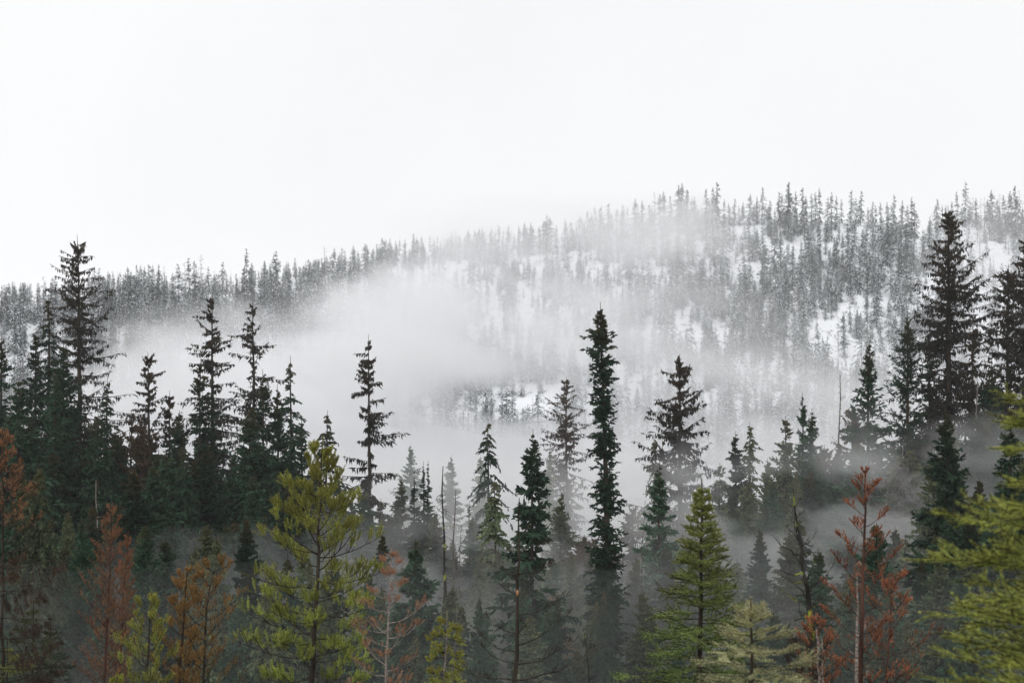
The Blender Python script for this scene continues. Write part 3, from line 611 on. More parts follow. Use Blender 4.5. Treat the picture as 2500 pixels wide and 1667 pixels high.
for row, (d0, d1, cnt, add) in enumerate([(112, 150, 50, 0), (94, 106, 92, 10), (76, 84, 84, 60), (58, 70, 84, 150), (46, 54, 20, 320)]):
    for j in range(cnt):
        u = -60 + 2620 * (j + rnd.random()) / cnt; d = rnd.uniform(d0, d1)
        py = float(env(u)) + add + rnd.uniform(0, 130 if row < 2 else 270) + (float(np.interp(u, [1700, 1850, 2200, 2300], [0, 70, 70, 0])) if row > 1 else 0)
        x, y, zt = place(u, py, d); gz = float(ground_z(x, y)); H = zt - gz
        if H < 3: continue
        k = rnd.choice([0, 1, 3, 4, 4, 0, 7]) if (u < 760 and row < 3) else rnd.choice([0, 0, 1, 2, 2, 3, 4, 5, 6, 7, 8] if row < 2 else [0, 0, 1, 2, 2, 3, 4, 6, 7]); tm, cm, mt = kinds[k]
        root = bpy.data.objects.new('conifer_tree', None); C.objects.link(root); root.location = (x, y, gz - .2)
        s = H / 22; sw = np.clip(s ** .6, .45, 1.3) * rnd.uniform(.7, 1.2) * ((1.2 if u < 760 or u > 2100 else 1.1) if row < 3 else .85); root.scale = (sw, sw, s); root.rotation_euler = (0, 0, rnd.uniform(0, 6.28))
        zn = [n for lim, n in LOW if u < lim][0]
        tag(root, '%s %s conifer %s the %s' % (['hazy', 'misty', 'low', 'short', 'near'][row], ADJ[mt], ['far behind', 'in the stand behind', 'low behind', 'below', 'just beneath'][row], zn), 'conifer', 'conifers filling the misty lower forest')
        for me, nm in ((tm, 'trunk'), (cm, 'crown')): link(nm, me, root)
        nfill += 1; fill_objs.append(root)
tell_apart(fill_objs); print('fill', nfill)

# dead poles and snags of the middle distance
def sn(px, py, d, label, bark='barkgrey', **kw):
    kw.setdefault('seed', int(px + py))
    return put_tree('dead_snag', label, 'dead tree', 'dead standing snags', px, py, d, M[bark], None, 'snag', **kw)
sn(2042, 912, 104, 'bare pole with short stubs rising above the firs left of the cone-shaped dark fir', 'barkblack', n_br=110, R=1.6, trunk_r=.22)
sn(1096, 1138, 66, 'left one of two dead poles, dark tip with hanging twigs', 'barkblack', n_br=190, R=1.6, lean=.02, droop=1.2, el=-30, trunk_r=.22)
sn(1104, 1196, 66, 'right one of two dead poles, smooth and thin', 'barkgrey', n_br=90, R=.8, el=-30, droop=1, trunk_r=.15)
sn(1126, 1282, 62, 'pale crooked dead stem right of the two dead poles', 'barkgrey', n_br=120, R=1.1, el=-35, droop=1, trunk_r=.10)
sn(1572, 1220, 70, 'thin leaning grey pole right of the column tree', 'barkgrey', n_br=14, R=.4, lean=.05, trunk_r=.07)
sn(2186, 1078, 96, 'pale leafless tree with upswept twigs in the fog behind the orange dead tree', 'barkgrey', n_br=110, R=3, el=10, curve=.5, trunk_r=.24)
sn(2388, 930, 98, 'straight grey trunk in the fog below the ragged right-hand tree', 'barkgrey', n_br=40, R=1.2, trunk_r=.3)
sn(222, 1170, 80, 'pale bare trunk between the dark firs at the left', 'barkpale', n_br=40, R=1, trunk_r=.15)
sn(1108, 1420, 56, 'dead grey stem under the two dead poles', n_br=50, R=.6, el=-20, trunk_r=.06)

# ------------------------------------------------------------------ foreground trees: every bough is a part, its needles a sub-part
def tube1(P, r0, r1, k=6, power=1.0):
    P = np.asarray(P, float); s = np.linspace(0, 1, len(P)); return tubes(P[None], (r1 + (r0 - r1) * (1 - s) ** power)[None], k)

def brush(a, b, n, nl, nw, spread, rng, hgt, tone0):
    """needles round shoots a->b, n needles each"""
    N = len(a); ax = nrm(b - a)
    s = rng.random((N, n)); p = a[:, None] + (b - a)[:, None] * s[..., None]
    r = rng.normal(size=(N, n, 3)); r = nrm(r - (r * ax[:, None]).sum(-1, keepdims=True) * ax[:, None])
    ph = np.radians(spread * (1.15 - 0.6 * s ** 3) + rng.normal(size=(N, n)) * 8)
    d = ax[:, None] * np.cos(ph)[..., None] + r * np.sin(ph)[..., None]
    l = nl * (0.7 + 0.5 * rng.random((N, n)))
    K = np.stack([np.clip(tone0[:, None] + rng.normal(size=(N, n)) * .16, 0, 1), np.repeat(hgt[:, None], n, 1), rng.random((N, n))], -1)
    V, Fc, KK = needles(p.reshape(-1, 3), d.reshape(-1, 3), l.ravel(), np.full(N * n, nw), rng, K.reshape(-1, 3))
    return V, Fc, KK

def near_tree(name, label, cat, trunk_pts, r0, boughs, bark, fol, seed, leader=None, group=None, bark_b=None):
    """trunk_pts world polyline base->top; boughs: list of dict(t, az, L, el, curve, shoots, sl, ndl, nw, spread, fol, sub)"""
    rng = np.random.default_rng(seed)
    TP = np.array(trunk_pts, float); base = TP[0].copy(); TP = TP - base
    # smooth resample
    m = 26; acc = np.concatenate([[0], np.cumsum(np.linalg.norm(np.diff(TP, axis=0), axis=1))]); tt = np.linspace(0, acc[-1], m)
    TPs = np.stack([np.interp(tt, acc, TP[:, k]) for k in range(3)], -1); TPs[1:-1, :2] += rng.normal(size=(m - 2, 2)) * r0 * .12
    Htot = acc[-1]
    root = bpy.data.objects.new(name, None); C.objects.link(root); root.location = base; tag(root, label, cat, group)
    V, Fc = tubes(TPs[None], (r0 * (1 - tt / Htot) ** .85 + 0.006)[None], 8); g = Geo(); g.add(V, Fc); link('trunk', g.mesh('trunk', M[bark], True), root)
    if leader:
        a = TPs[-1] - nrm(TPs[-1] - TPs[-3]) * leader['len']; g = Geo(); V, Fc, K = brush(a[None], TPs[-1][None], leader['n'], leader['nl'], leader['nw'], 40, rng, np.ones(1), np.full(1, .7)); g.add(V, Fc, K)
        link('leader_needles', g.mesh('leader_needles', M[fol]), root)
    for b in boughs:
        t = b['t']; o = np.array([np.interp(t * Htot, tt, TPs[:, k]) for k in range(3)])
        az = b['az']; L = b['L']; el = math.radians(b['el']); cv = b.get('curve', .3)
        h = np.array([math.cos(az), math.sin(az), 0]); sdv = np.array([-h[1], h[0], 0.])
        SB = 9; s = np.linspace(0, 1, SB); kn = rng.normal() * .12
        wig = np.cumsum(rng.normal(size=(SB, 3)), 0) * L * b.get('wig', .012); wig[0] = 0
        P = o + h * (L * s * math.cos(el))[:, None] + sdv * (kn * L * s ** 2)[:, None] + wig
        P[:, 2] += L * (s * math.sin(el) + cv * s ** 2)
        gw = Geo(); gn = Geo(); rb = max(.006, b.get('rb', .016) * L)
        V, Fc = tube1(P, rb, rb * .25, 5); gw.add(V, Fc)
        # side branchlets
        ns = b.get('sub', 8); si = rng.uniform(b.get('s0', .25), .97, ns); q = np.stack([np.interp(si, s, P[:, k]) for k in range(3)], -1)
        tan = nrm(np.stack([np.interp(np.minimum(si + .1, 1.0), s, P[:, k]) for k in range(3)], -1) - np.stack([np.interp(si - .05, s, P[:, k]) for k in range(3)], -1))
        sg = np.where(np.arange(ns) % 2 == 0, 1, -1)[:, None]
        up = b.get('up', .35)
        d = nrm(tan * .75 + sdv * sg * b.get('splay', .7) + np.array([0, 0, 1]) * up + rng.normal(size=(ns, 3)) * .15)
        ll = L * b.get('subl', .38) * (1.15 - si) * (0.6 + .7 * rng.random(ns)) + b.get('subm', .06)
        st = np.linspace(0, 1, 4); Q = q[:, None] + d[:, None] * (ll[:, None] * st)[..., None]; Q[..., 2] += (ll[:, None] * st ** 2) * b.get('supc', .25)
        V, Fc = tubes(Q, np.maximum(ll * .02, .004)[:, None] * (1 - .7 * st)[None], 3); gw.add(V, Fc)
        # shoots: end of the bough, end of branchlets and along them
        sl = min(b.get('sl', .2), .4 * L + .02)
        A = [P[-1] - nrm(P[-1] - P[-2]) * sl * .3]; B = [P[-1] + nrm(P[-1] - P[-2]) * sl * .6 + np.array([0, 0, up * .15 * sl])]
        tips = Q[:, -1]; td = nrm(Q[:, -1] - Q[:, -2]); A += list(tips - td * sl * .7); B += list(tips + td * sl * .3)
        ne = b.get('shoots', 2)
        for k in range(ns * ne):
            i = k % ns; f = rng.uniform(.3, .95); c = q[i] + (tips[i] - q[i]) * f; dd = nrm(td[i] + rng.normal(size=3) * .55 + np.array([0, 0, up]))
            A.append(c); B.append(c + dd * sl * rng.uniform(.5, 1.0))
        A = np.array(A); B = np.array(B)
        keep = rng.random(len(A)) < b.get('keep', 1.0); keep[0] = True; A, B = A[keep], B[keep]
        ct = b.get('coat', 0)
        if ct > 0:
            c0 = b.get('cs0', .1); k0 = int(np.ceil(c0 * (SB - 1)))
            CA = [P[k0:-1]]; CB = [P[k0 + 1:]]; qk = (si > c0) & (rng.random(ns) < b.get('ckeep', 1.0))
            for kq in range(3): CA.append(Q[qk, kq]); CB.append(Q[qk, kq + 1])
            CA = np.concatenate(CA); CB = np.concatenate(CB); ln = np.linalg.norm(CB - CA, axis=1); rep = np.maximum(1, np.round(ln * ct / 20)).astype(int)
            CA = np.repeat(CA, rep, 0); CB = np.repeat(CB, rep, 0)
            V, Fc, K = brush(CA, CB, 20, b.get('ndl', .03), b.get('nw', .0045), b.get('spread', 50), rng, np.full(len(CA), t), np.clip(.5 + rng.normal(size=len(CA)) * .25, 0, 1)); gn.add(V, Fc, K)
        if b.get('nn', 60) > 0:
            V, Fc, K = brush(A, B, int(b.get('nn', 60)), b.get('ndl', .055), b.get('nw', .0045), b.get('spread', 45), rng, np.full(len(A), t), rng.random(len(A)) * .8 + .1); gn.add(V, Fc, K)
            wv = np.stack([A, B], 1); V, Fc = tubes(wv, np.full((len(A), 2), .004), 3); gw.add(V, Fc)
        bo = link('bough', gw.mesh('bough', M[bark_b or bark]), root)
        if gn.V: link('needles', gn.mesh('needles', M[b.get('fol', fol)]), bo)
    return root

def auto_boughs(rng, n, t0, t1, Lf, elf, gold=True, **kw):
    out = []
    for i in range(n):
        t = t0 + (t1 - t0) * (i + rng.random()) / n
        d = dict(kw); d.update(t=t, az=(i * 2.39996 + rng.random() * .8) % 6.283, L=Lf(t) * rng.uniform(.75, 1.2), el=elf(t) + rng.normal() * 7); out.append(d)
    return out

def stem(px_py, d, to_ground=True):
    """polyline through photo points at depth d, continued down to the ground; base first"""
    P = [np.array(place(a, b, d)) for a, b in px_py]
    lo = P[-1]; gz = float(ground_z(lo[0], lo[1])); P.append(np.array([lo[0] + (P[-1][0] - P[-2][0]) * .3, lo[1], gz - .05])); return P[::-1]

def frac(P, py, d):
    """fraction along the stem of photo row py"""
    z = (833 - py) / F * d; b, t = P[0][2], P[-1][2]; return (z - b) / (t - b)

R_ = random.Random(5)
# 1 the big yellow-green pine
d = 26; P = stem([(789, 1064), (782, 1200), (775, 1400), (762, 1667)], d); rg = np.random.default_rng(21)
ft = lambda py: frac(P, py, d)
px = d / F
B = auto_boughs(rg, 28, ft(1400), ft(1110), lambda t: (t - 1) / (ft(1400) - 1) * 100 * px + 15 * px, lambda t: 6 + 22 * t * t, curve=.32, sub=9, sl=.21, nn=130, ndl=.03, nw=.0045, shoots=3, up=.75, spread=58, subl=.42)
B += auto_boughs(rg, 28, ft(1700), ft(1400), lambda t: 135 * px, lambda t: -4, curve=.32, sub=11, sl=.21, nn=120, ndl=.03, nw=.0045, shoots=3, up=.7, spread=58, s0=.45, subl=.38, rb=.012)
for py, az, Lp in [(1500, math.pi + .1, 165), (1545, math.pi - .2, 190), (1610, math.pi + .2, 180), (1500, -.1, 130), (1350, math.pi - .1, 145), (1360, .15, 150), (1270, math.pi, 110), (1250, .1, 100), (1210, math.pi + .2, 95), (1600, .2, 120), (1310, .0, 110), (1420, .1, 120)]:
    B.append(dict(t=ft(py), az=az, L=Lp * px, el=0, curve=.3, sub=10, sl=.21, nn=130, ndl=.03, nw=.0045, shoots=3, up=.7, spread=58, s0=.4, subl=.36, rb=.012))
near_tree('pine_tree', 'large yellow-green pine in front, left of centre, with upturned bottle-brush shoots', 'pine tree', P, .085, B, 'bark', 'pine', 31, dict(len=.7, n=700, nl=.032, nw=.005))

def small_pine(pts, d, label, hw, fol, seed, nb=20, group='young pines at the lower left', bend=False, nn=70, **kw):
    P = stem(pts, d); rg = np.random.default_rng(seed); px = d / F; top = pts[0][1]
    ft = lambda py: frac(P, py, d)
    kk = dict(curve=.42, sub=6, sl=.17, nn=nn + 30, ndl=.03, nw=.0045, shoots=2, up=.7, spread=58, s0=.3, subl=.35); kk.update(kw)
    B = auto_boughs(rg, nb, max(.1, ft(1720)), ft(top + 25), lambda t: hw * px * min(1, (1 - t) / (1 - ft(top + 190)) + .12), lambda t: 18, **kk)
    return near_tree('pine_tree', label, 'pine tree', P, .055, B, 'bark', fol, seed, dict(len=.35, n=320, nl=.03, nw=.005), group)
small_pine([(370, 1440), (364, 1560), (358, 1667)], 24, 'small bright green pine with an antler-like tip at the lower left', 75, 'pine', 41, 20)
small_pine([(457, 1370), (450, 1500), (436, 1667)], 25, 'young pine with green top and browning lower needles', 68, 'pinebrown', 42, 24)
small_pine([(466, 1500), (462, 1580), (458, 1667)], 27, 'short brownish green pine between the two browning pines', 50, 'pinebrown', 43, 15)
# curved-top brown pine
small_pine([(556, 1382), (535, 1378), (516, 1400), (505, 1470), (500, 1560), (496, 1667)], 25, 'browning pine with bare arms and a tip bent over to the right', 95, 'pinebrown', 44, 24, keep=.7, nn=50, ndl=.032)
small_pine([(288, 1640), (286, 1670)], 22, 'low green pine top at the bottom edge beside the reddish tree', 40, 'pine', 45, 12)

# 2 red-brown dead trees
def dead(name, pts, d, label, hw, fol, bark, seed, nb=40, nn=26, el=25, curve=.3, t_full=260, keep=.7, ndl=.03, r=.05, bot=1720, bark_b=None, cat='dead conifer', nw=.007, **kw):
    P = stem(pts, d); rg = np.random.default_rng(seed); px = d / F; top = pts[0][1]
    ft = lambda py: frac(P, py, d)
    kk = dict(curve=curve, sub=13, sl=.10, nn=nn, ndl=ndl, nw=nw, shoots=1, up=.35, s0=.2, subl=.38, keep=keep, rb=.010); kk.update(kw)
    B = auto_boughs(rg, nb, max(.08, ft(bot)), ft(top + 18), lambda t: hw * px * min(1, (1 - t) / (1 - ft(top + t_full)) + .08), lambda t: el, **kk)
    return near_tree(name, label, cat, P, r, B, bark, fol, seed, dict(len=.4, n=60, nl=.04, nw=.006), 'dead and dying conifers', bark_b)
dead('dead_conifer', [(275, 1228), (268, 1400), (255, 1667)], 30, 'reddish dead conifer with a forked spiky tip at the lower left', 80, 'red', 'barkred', 51, 52, coat=220, cs0=.3, ckeep=.6, nn=26, el=35, sl=.08, ndl=.02, nw=.005, keep=.6)
dead('dead_conifer', [(313, 1296), (306, 1400), (290, 1667)], 31, 'second reddish stem leaning against the forked reddish conifer', 55, 'red', 'barkred', 52, 44, coat=170, cs0=.3, ckeep=.7, nn=26, el=45, ndl=.02, nw=.005)
dead('dead_conifer', [(6, 1045), (8, 1300), (6, 1667)], 24, 'big dying larch at the left edge, rust red on top with hanging black twigs below', 120, 'red', 'bark', 53, 34, nn=22, el=22, t_full=330, bot=1330, keep=.6)
dead('dead_conifer', [(-12, 1300), (-10, 1667)], 22, 'leafless dark drooping tree at the left edge under the dying larch', 190, 'brown', 'bark', 54, 26, nn=26, el=-5, curve=.18, t_full=90, sub=22, up=-.7, supc=-.6, ndl=.07, subl=.2, splay=.3)
dead('dead_conifer', [(956, 1338), (950, 1450), (940, 1667)], 25, 'dead tree with white upcurved branches and rust red needle tufts', 85, 'red', 'barkpale', 55, 24, nn=40, el=2, curve=.42, t_full=190, keep=.75, s0=.3, sl=.10, r=.045, rb=.016, nw=.006)
dead('dead_conifer', [(2114, 1138), (2108, 1350), (2100, 1667)], 17, 'orange-needled dead tree with a thin straight dark trunk at the lower right', 105, 'orange', 'barkred', 56, 34, coat=330, cs0=.45, ckeep=.6, nn=24, nw=.005, el=26, curve=.25, t_full=320, keep=.6, sl=.05, ndl=.015, r=.05, s0=.5, subl=.2)
dead('dead_conifer', [(2180, 1395), (2165, 1667)], 19, 'low orange-tufted dead branches right of the thin straight trunk', 100, 'orange', 'barkred', 57, 14, nn=26, el=22, curve=.3, t_full=160, keep=.5, sl=.09, r=.03)
dead('dead_conifer', [(1992, 1505), (2000, 1667)], 18, 'dead sapling with red tufts round a pale stem at the foot of the black snag', 62, 'orange', 'barkpale', 58, 16, nn=24, el=35, t_full=100, keep=.35, sl=.09, r=.06, bark_b='bark')
dead('dead_conifer', [(1952, 1555), (1950, 1667)], 20, 'brown twiggy shrub-like dead tree left of the red-tufted sapling', 52, 'brown', 'bark', 59, 18, nn=8, el=40, t_full=80, keep=.6)
def pale_snag(pts, d, label, seed, nb=8, hw=60, el=35, r=.05, bark='barkpale', nn=0, curve=.3, **kw):
    P = stem(pts, d); rg = np.random.default_rng(seed); px = d / F
    var = kw.pop('var', 6); B = auto_boughs(rg, nb, frac(P, 1700, d), frac(P, pts[0][1] + 20, d), lambda t: hw * px * rg.uniform(.3, 1.1) * min(1, .15 + (frac(P, 1700, d) - t) * -1.6 + 1.0 if t < .9 else .35), lambda t: el + rg.normal() * var, curve=curve, nn=nn, sub=kw.pop('sub', 5), rb=.03, subl=.3, wig=.05, **kw)
    return near_tree('dead_tree', label, 'dead tree', P, r, B, bark, 'grey', seed, None, 'dead standing trees of the foreground')
pale_snag([(2092, 1395), (2093, 1500), (2090, 1667)], 18.5, 'pale grey forked dead trunk behind the orange-needled tree', 61, 6, 45, r=.055)
pale_snag([(2006, 1560), (2008, 1667)], 19, 'short whitish dead trunk beside the red-tufted sapling', 62, 4, 30, r=.06)
# black snag with lichen
pale_snag([(1937, 1198), (1948, 1290), (1962, 1400), (1985, 1520), (1992, 1667)], 25, 'black pointed snag with short stubs and specks of yellow lichen', 63, 90, 75, 25, .12, 'barkblack', 0, .25, var=28, sub=5)
# blazed snag: near bare tree with upcurved arms
P = stem([(1268, 1214), (1266, 1350), (1262, 1500), (1258, 1667)], 22); px_ = 22 / F
B = []
rg = np.random.default_rng(64)
for (py, side_, Lp, cu) in [(1400, 0, 110, .25), (1500, 0, 120, .4), (1345, 0, 70, .3), (1575, 0, 140, .55), (1590, math.pi, 130, .6), (1545, math.pi, 100, .6), (1450, math.pi, 60, .4), (1660, 0, 200, .3), (1660, math.pi, 150, .2), (1400, math.pi, 85, .3), (1300, .3, 35, .3),
                        (1470, 1.4, 80, .4), (1550, -1.3, 80, .5), (1420, -1.6, 80, .3), (1620, .5, 150, .3), (1620, 2.6, 130, .5)]:
    B.append(dict(t=frac(P, py, 22), az=side_ + rg.normal() * .2, L=Lp * px_, el=4, curve=cu, nn=14, ndl=.02, nw=.006, sub=10, subl=.16, keep=.5, sl=.06, rb=.013, up=.3))
bz = near_tree('dead_tree', 'slim dark dead tree with upswept bare arms and a small orange blaze on its trunk', 'dead tree', P, .07, B, 'bark', 'brown', 65, None, 'dead standing trees of the foreground')
# the blaze: a chip of fresh wood
mb = bpy.data.materials.new('fresh_wood'); mb.use_nodes = True; mb.node_tree.nodes['Principled BSDF'].inputs['Base Color'].default_value = (.62, .34, .16, 1)
nn_ = mb.node_tree.nodes.new('ShaderNodeTexNoise'); nn_.inputs['Scale'].default_value = 30; rr = mb.node_tree.nodes.new('ShaderNodeValToRGB')
rr.color_ramp.elements[0].color = (.32, .13, .05, 1); rr.color_ramp.elements[1].color = (.5, .26, .12, 1); mb.node_tree.links.new(nn_.outputs[0], rr.inputs[0]); mb.node_tree.links.new(rr.outputs[0], mb.node_tree.nodes['Principled BSDF'].inputs['Base Color'])
x, y, z = place(1263, 1445, 22)
ax = np.array([[0, 0, -.05], [0.002, 0, -.02], [0, 0, .02], [-.002, 0, .05]]); V, Fc = tubes(ax[None], np.array([[.004, .022, .024, .005]]), 7)
bl = link('blaze', mesh_np('blaze', V, Fc, mb), bz); bl.location = Vector((x, y - .035, z)) - bz.location
tag(bl, 'small orange patch of fresh wood')
pale_snag([(1427, 1546), (1434, 1610), (1440, 1667)], 18, 'broken dark post with a splintered reddish tip at the bottom edge', 66, 7, 38, 10, .022, 'barkblack', 0, .1)
# yellow lichen-clad sapling
dead('pine_tree', [(1092, 1490), (1090, 1580), (1082, 1667)], 24, 'thin sapling clothed in drooping yellow-green tufts under the two dead poles', 42, 'pine', 'barkpale', 67, 18, nn=60, el=0, curve=-.3, t_full=60, keep=.9, ndl=.035, r=.03, cat='pine tree', bark_b='bark')

# 3 young spruces
def spruce(pts, d, label, hw, fol, seed, nb=44, t_full=420, nn=70, ndl=.026, el=25, curve=-.05, r=.05, nw=.0045, bot=1740, sub=14, sl=.17, leader=.6, name='spruce_tree', **kw):
    P = stem(pts, d); rg = np.random.default_rng(seed); px = d / F; top = pts[0][1]; ft = lambda py: frac(P, py, d)
    kk = dict(curve=curve, sub=sub, sl=sl, nn=nn * .5, ndl=ndl, nw=nw, shoots=1, up=.12, coat=330, cs0=.05, s0=.12, subl=.40, supc=.05, splay=.75, rb=.012, spread=52); kk.update(kw)
    B = auto_boughs(rg, nb, max(.12, ft(bot)), ft(top + 35), lambda t: hw * px * min(1, ((1 - t) / (1 - ft(top + t_full))) ** 1.4 + .015), lambda t: -8 + (el + 14) * max(0, (t - ft(top + t_full)) / (1 - ft(top + t_full))), **kk)
    return near_tree(name, label, 'spruce tree', P, r, B, 'bark', fol, seed, dict(len=leader, n=300, nl=ndl, nw=nw), 'young spruces in front')
spruce([(1713, 1168), (1712, 1400), (1708, 1667)], 15, 'young green spruce in front, right of centre, with an upright leader', 168, 'spruce', 71, 84, 480, r=.05, nn=58)
spruce([(1833, 1458), (1836, 1560), (1834, 1667)], 10, 'pale whitish-green young spruce with spread arms below the young green spruce', 135, 'pale', 72, 30, 150, el=45, r=.03, nn=60, sub=6, leader=.25, curve=.1, coat=800, shoots=0, ndl=.022, nw=.0045, subl=.55)
spruce([(82, 1456), (78, 1667)], 26, 'olive young spruce at the bottom left corner', 85, 'olive', 73, 26, 150)
spruce([(125, 1506), (122, 1667)], 28, 'dark young spruce beside the olive one at the bottom left', 62, 'dark', 74, 26, 140)
spruce([(20, 1560), (18, 1667)], 24, 'yellow-green young spruce at the very bottom left', 90, 'spruce', 75, 20, 120)
spruce([(585, 1640), (585, 1670)], 24, 'green treetop at the bottom edge left of the big pine', 45, 'pine', 76, 10, 80)
# near boughs entering from the right
P = stem([(2760, 300), (2760, 1000), (2760, 1667)], 7.0); B = []
px_ = 7 / F; rg = np.random.default_rng(81)
for (py, Lp) in [(960, 300), (930, 270), (1100, 330), (1010, 345), (1180, 300), (1260, 470), (1330, 400), (1400, 500), (1470, 430), (1530, 540), (1590, 470), (1650, 520), (1700, 560), (1040, 330), (1290, 420), (1440, 400), (1620, 380), (1230, 330), (1370, 380), (1560, 420), (1500, 380), (1680, 430)]:
    for k in range(2 if Lp > 390 else 1):
        B.append(dict(t=frac(P, py + 60 + k * 25, 7), az=math.pi + rg.uniform(-.45, .45) + (0 if k == 0 else rg.choice([-.7, .7])), L=Lp * px_ * rg.uniform(.9, 1.02), el=16, curve=-.12, sub=18, sl=.10, nn=40, ndl=.024, nw=.0028, shoots=1, coat=900, cs0=.2, up=.25, s0=.15, subl=.30, supc=-.1, splay=.8, rb=.009, spread=32))
near_tree('spruce_tree', 'very near yellow-green spruce whose boughs reach in from the right frame edge', 'spruce tree', P, .09, B, 'bark', 'bough', 82, None, 'young spruces in front')

# ------------------------------------------------------------------ fog banks: closed bodies of even density whose thickness swells and thins
def fog_mat(name, dens, col=(0.985, 0.988, 1.0), g=0.0):
    m = bpy.data.materials.new(name); m.use_nodes = True; N = m.node_tree.nodes; N.clear()
    o = N.new('ShaderNodeOutputMaterial'); v = N.new('ShaderNodeVolumePrincipled')
    v.inputs['Density'].default_value = dens; v.inputs['Color'].default_value = (*col, 1); v.inputs['Anisotropy'].default_value = g
    for nm in ('Density Attribute', 'Color Attribute', 'Temperature Attribute'):
        if nm in v.inputs: v.inputs[nm].default_value = ''
    m.node_tree.links.new(v.outputs[0], o.inputs['Volume']); return m

def smooth(a): a = np.clip(a, 0, 1); return a * a * (3 - 2 * a)
def fog_bank(name, label, y0, dens, tau, u0=-500, u1=3000, v0=350, v1=1900, nu=190, nv=100, seed=1, wobble=4):
    U, Vv = np.meshgrid(np.linspace(u0, u1, nu), np.linspace(v0, v1, nv))
    T = tau(U, Vv)
    fade = smooth((U - u0) / 250) * smooth((u1 - U) / 250) * smooth((v1 - Vv) / 80)
    T = np.maximum(T * fade, 0) / dens
    T = np.where(T < 0.02 / dens, 0, T); T[0] = T[-1] = 0; T[:, 0] = T[:, -1] = 0
    X = (U - 1250) / F * y0; Z = (833 - Vv) / F * y0
    mid_ = y0 + (fbm(U / 300, Vv / 200, seed + 50, 3) - .5) * wobble
    Vf = np.stack([X, mid_ - T / 2, Z], -1).reshape(-1, 3); Vb = np.stack([X, mid_ + T / 2, Z], -1).reshape(-1, 3)
    n = nu * nv; thin = (T.ravel() <= 0); bi = np.arange(n) + n; bi[thin] = np.arange(n)[thin]
    i = np.arange(n).reshape(nv, nu); a, b, c, d_ = i[:-1, :-1].ravel(), i[:-1, 1:].ravel(), i[1:, 1:].ravel(), i[1:, :-1].ravel()
    def tri(p, q, r):
        k = ~(thin[p] & thin[q] & thin[r]); p, q, r = p[k], q[k], r[k]
        return np.concatenate([np.stack([p, r, q], -1), np.stack([bi[p], bi[q], bi[r]], -1)])
    Fc = np.concatenate([tri(a, b, c), tri(a, c, d_)])
    V = np.concatenate([Vf, Vb]); used = np.unique(Fc); rm = np.zeros(len(V), int); rm[used] = np.arange(len(used))
    me = mesh_np(name, V[used], rm[Fc], fog_mat(name, dens)); o = link(name, me)
    return tag(o, label, kind='stuff')

def tau_hill(U, V):
    E = np.interp(U, [-200, 0, 200, 300, 600, 900, 1100, 1300, 1450, 1600, 1800, 2000, 2500], [1000, 980, 850, 800, 760, 670, 610, 640, 700, 760, 790, 810, 800])
    E = E + (fbm(U / 170, V / 120, 5, 3) - .5) * 90
    T0 = np.interp(U, [-200, 0, 200, 400, 700, 1000, 1250, 1500, 1800, 2200, 2500], [.8, 1, 2.2, 3.2, 3.8, 3.0, 1.9, 1.4, 1.2, 1.1, 1.3])
    t = T0 * smooth((V - E + 50) / 250)
    g = lambda u, v, a, b: np.exp(-((U - u) / a) ** 2 - ((V - v) / b) ** 2)
    t = t + .95 * g(1480, 585, 260, 85) + .6 * g(1200, 610, 170, 70) + .5 * g(1650, 540, 90, 70) + .9 * g(2420, 660, 110, 130) + .5 * g(1500, 760, 300, 150) + .45 * g(1250, 720, 450, 190)
    t = t - 2.6 * g(1230, 985, 150, 65)
    t = t + .8 * smooth((V - 980) / 160)
    n = np.clip((fbm((U + V * .5) / 230, (V - U * .25) / 75, 15, 5) - .5) * 1.8 + .52, 0.05, 1.15)
    t = t * (0.45 + 1.1 * n)
    return t * smooth((V - 430) / 90)
fog_bank('hill_fog', 'bright fog bank lying against the snowy hillside', 300, 0.04, tau_hill, seed=2, wobble=10)
def tau_valley(U, V):
    E = np.interp(U, [-200, 400, 800, 1000, 1300, 1700, 2000, 2200, 2500], [1160, 1110, 1040, 1000, 1010, 1030, 960, 900, 880]) + (fbm(U / 200, V / 150, 6, 3) - .5) * 160
    return .62 * smooth((V - E) / 240) * (1 - .8 * smooth((V - 1350) / 250)) * np.clip(0.2 + 1.9 * fbm(U / 150, V / 90, 25, 4) ** 1.3, 0, 2)
fog_bank('valley_fog', 'soft fog filling the valley behind the tall conifers', 160, 0.08, tau_valley, v0=780, seed=3)
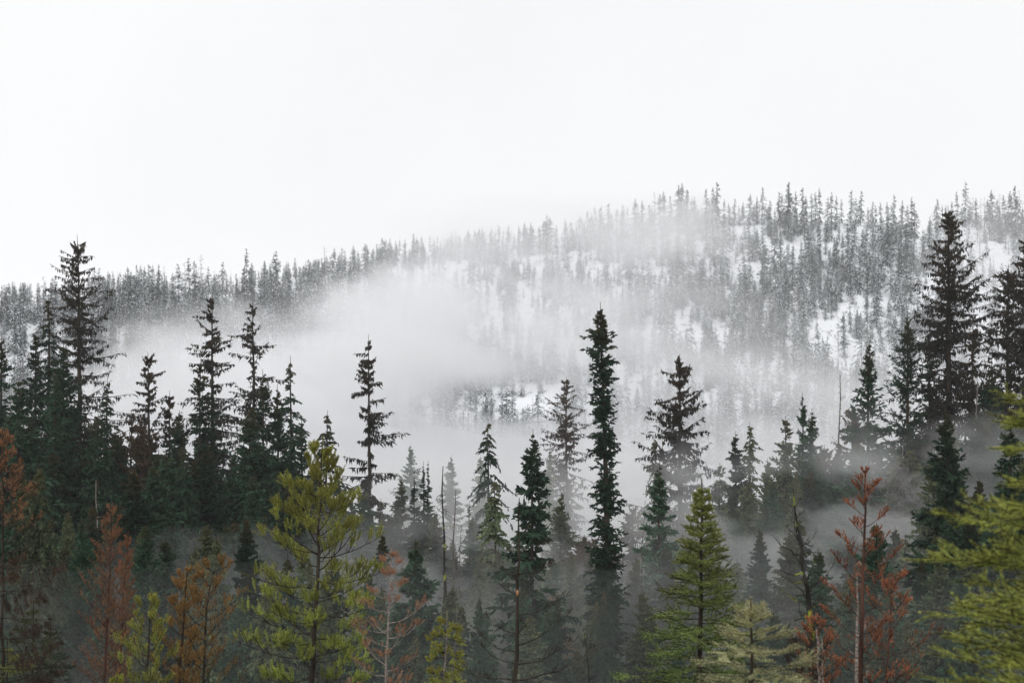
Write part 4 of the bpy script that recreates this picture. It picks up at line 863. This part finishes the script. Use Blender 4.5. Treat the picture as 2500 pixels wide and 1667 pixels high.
def tau_low(U, V):
    E = np.interp(U, [-200, 0, 300, 560, 760, 900, 1050, 1190, 1400, 1600, 1660, 1760, 2000, 2200, 2500], [1380, 1380, 1330, 1230, 1160, 1120, 1130, 1130, 1180, 1060, 1010, 1060, 1000, 960, 950]) + (fbm(U / 160, V / 120, 8, 3) - .5) * 190
    T0 = np.interp(U, [0, 300, 600, 900, 1200, 1500, 1700, 2000, 2300, 2500], [.04, .08, .16, .26, .32, .34, .55, .55, .4, .18])
    return T0 * smooth((V - E) / np.interp(U, [0, 700, 1000], [380, 340, 190])) * (1 - np.interp(U, [1500, 1900], [.85, .7]) * smooth((V - 1330) / 220)) * np.clip((fbm(U / 130, V / 80, 35, 4) - .3) * 2.6, 0.1, 2)
fog_bank('low_fog', 'thin fog drifting in front of the lower trunks of the tall conifers', 88, 0.12, tau_low, v0=850, seed=4, wobble=3)
def tau_near(U, V):
    E = np.interp(U, [0, 600, 1200, 1800, 2500], [1320, 1240, 1260, 1150, 1200]) + (fbm(U / 140, V / 110, 61, 3) - .5) * 260
    return .15 * np.interp(U, [0, 200, 500, 900, 1500, 1900, 2500], [.5, 1.1, 1.5, 1.4, 1.0, .8, .6]) * smooth((V - E) / 300) * (0.4 + 1.2 * fbm(U / 220, V / 140, 45, 4))
fog_bank('thin_mist', 'thin mist between the near pines and the forest', 73, 0.12, tau_near, v0=1000, seed=5, wobble=3)
def tau_front(U, V):
    return .04 * smooth((V - 1250) / 250) * (0.4 + 1.2 * fbm(U / 240, V / 150, 55, 4))
fog_bank('front_mist', 'faint veil of mist just behind the front row of young trees', 40, 0.08, tau_front, v0=1100, seed=6, wobble=2)
# even haze of the whole valley
V = np.array([[x, y, z] for x in (-3100, 3100) for y in (-320, 3600) for z in (-62, 118)], float)
Q = np.array([[0, 1, 3, 2], [4, 6, 7, 5], [0, 4, 5, 1], [2, 3, 7, 6], [0, 2, 6, 4], [1, 5, 7, 3]])
hz = link('haze', mesh_np('haze', V, Q, fog_mat('haze_air', 0.00026))); tag(hz, 'faint even haze in the air of the valley', kind='stuff')
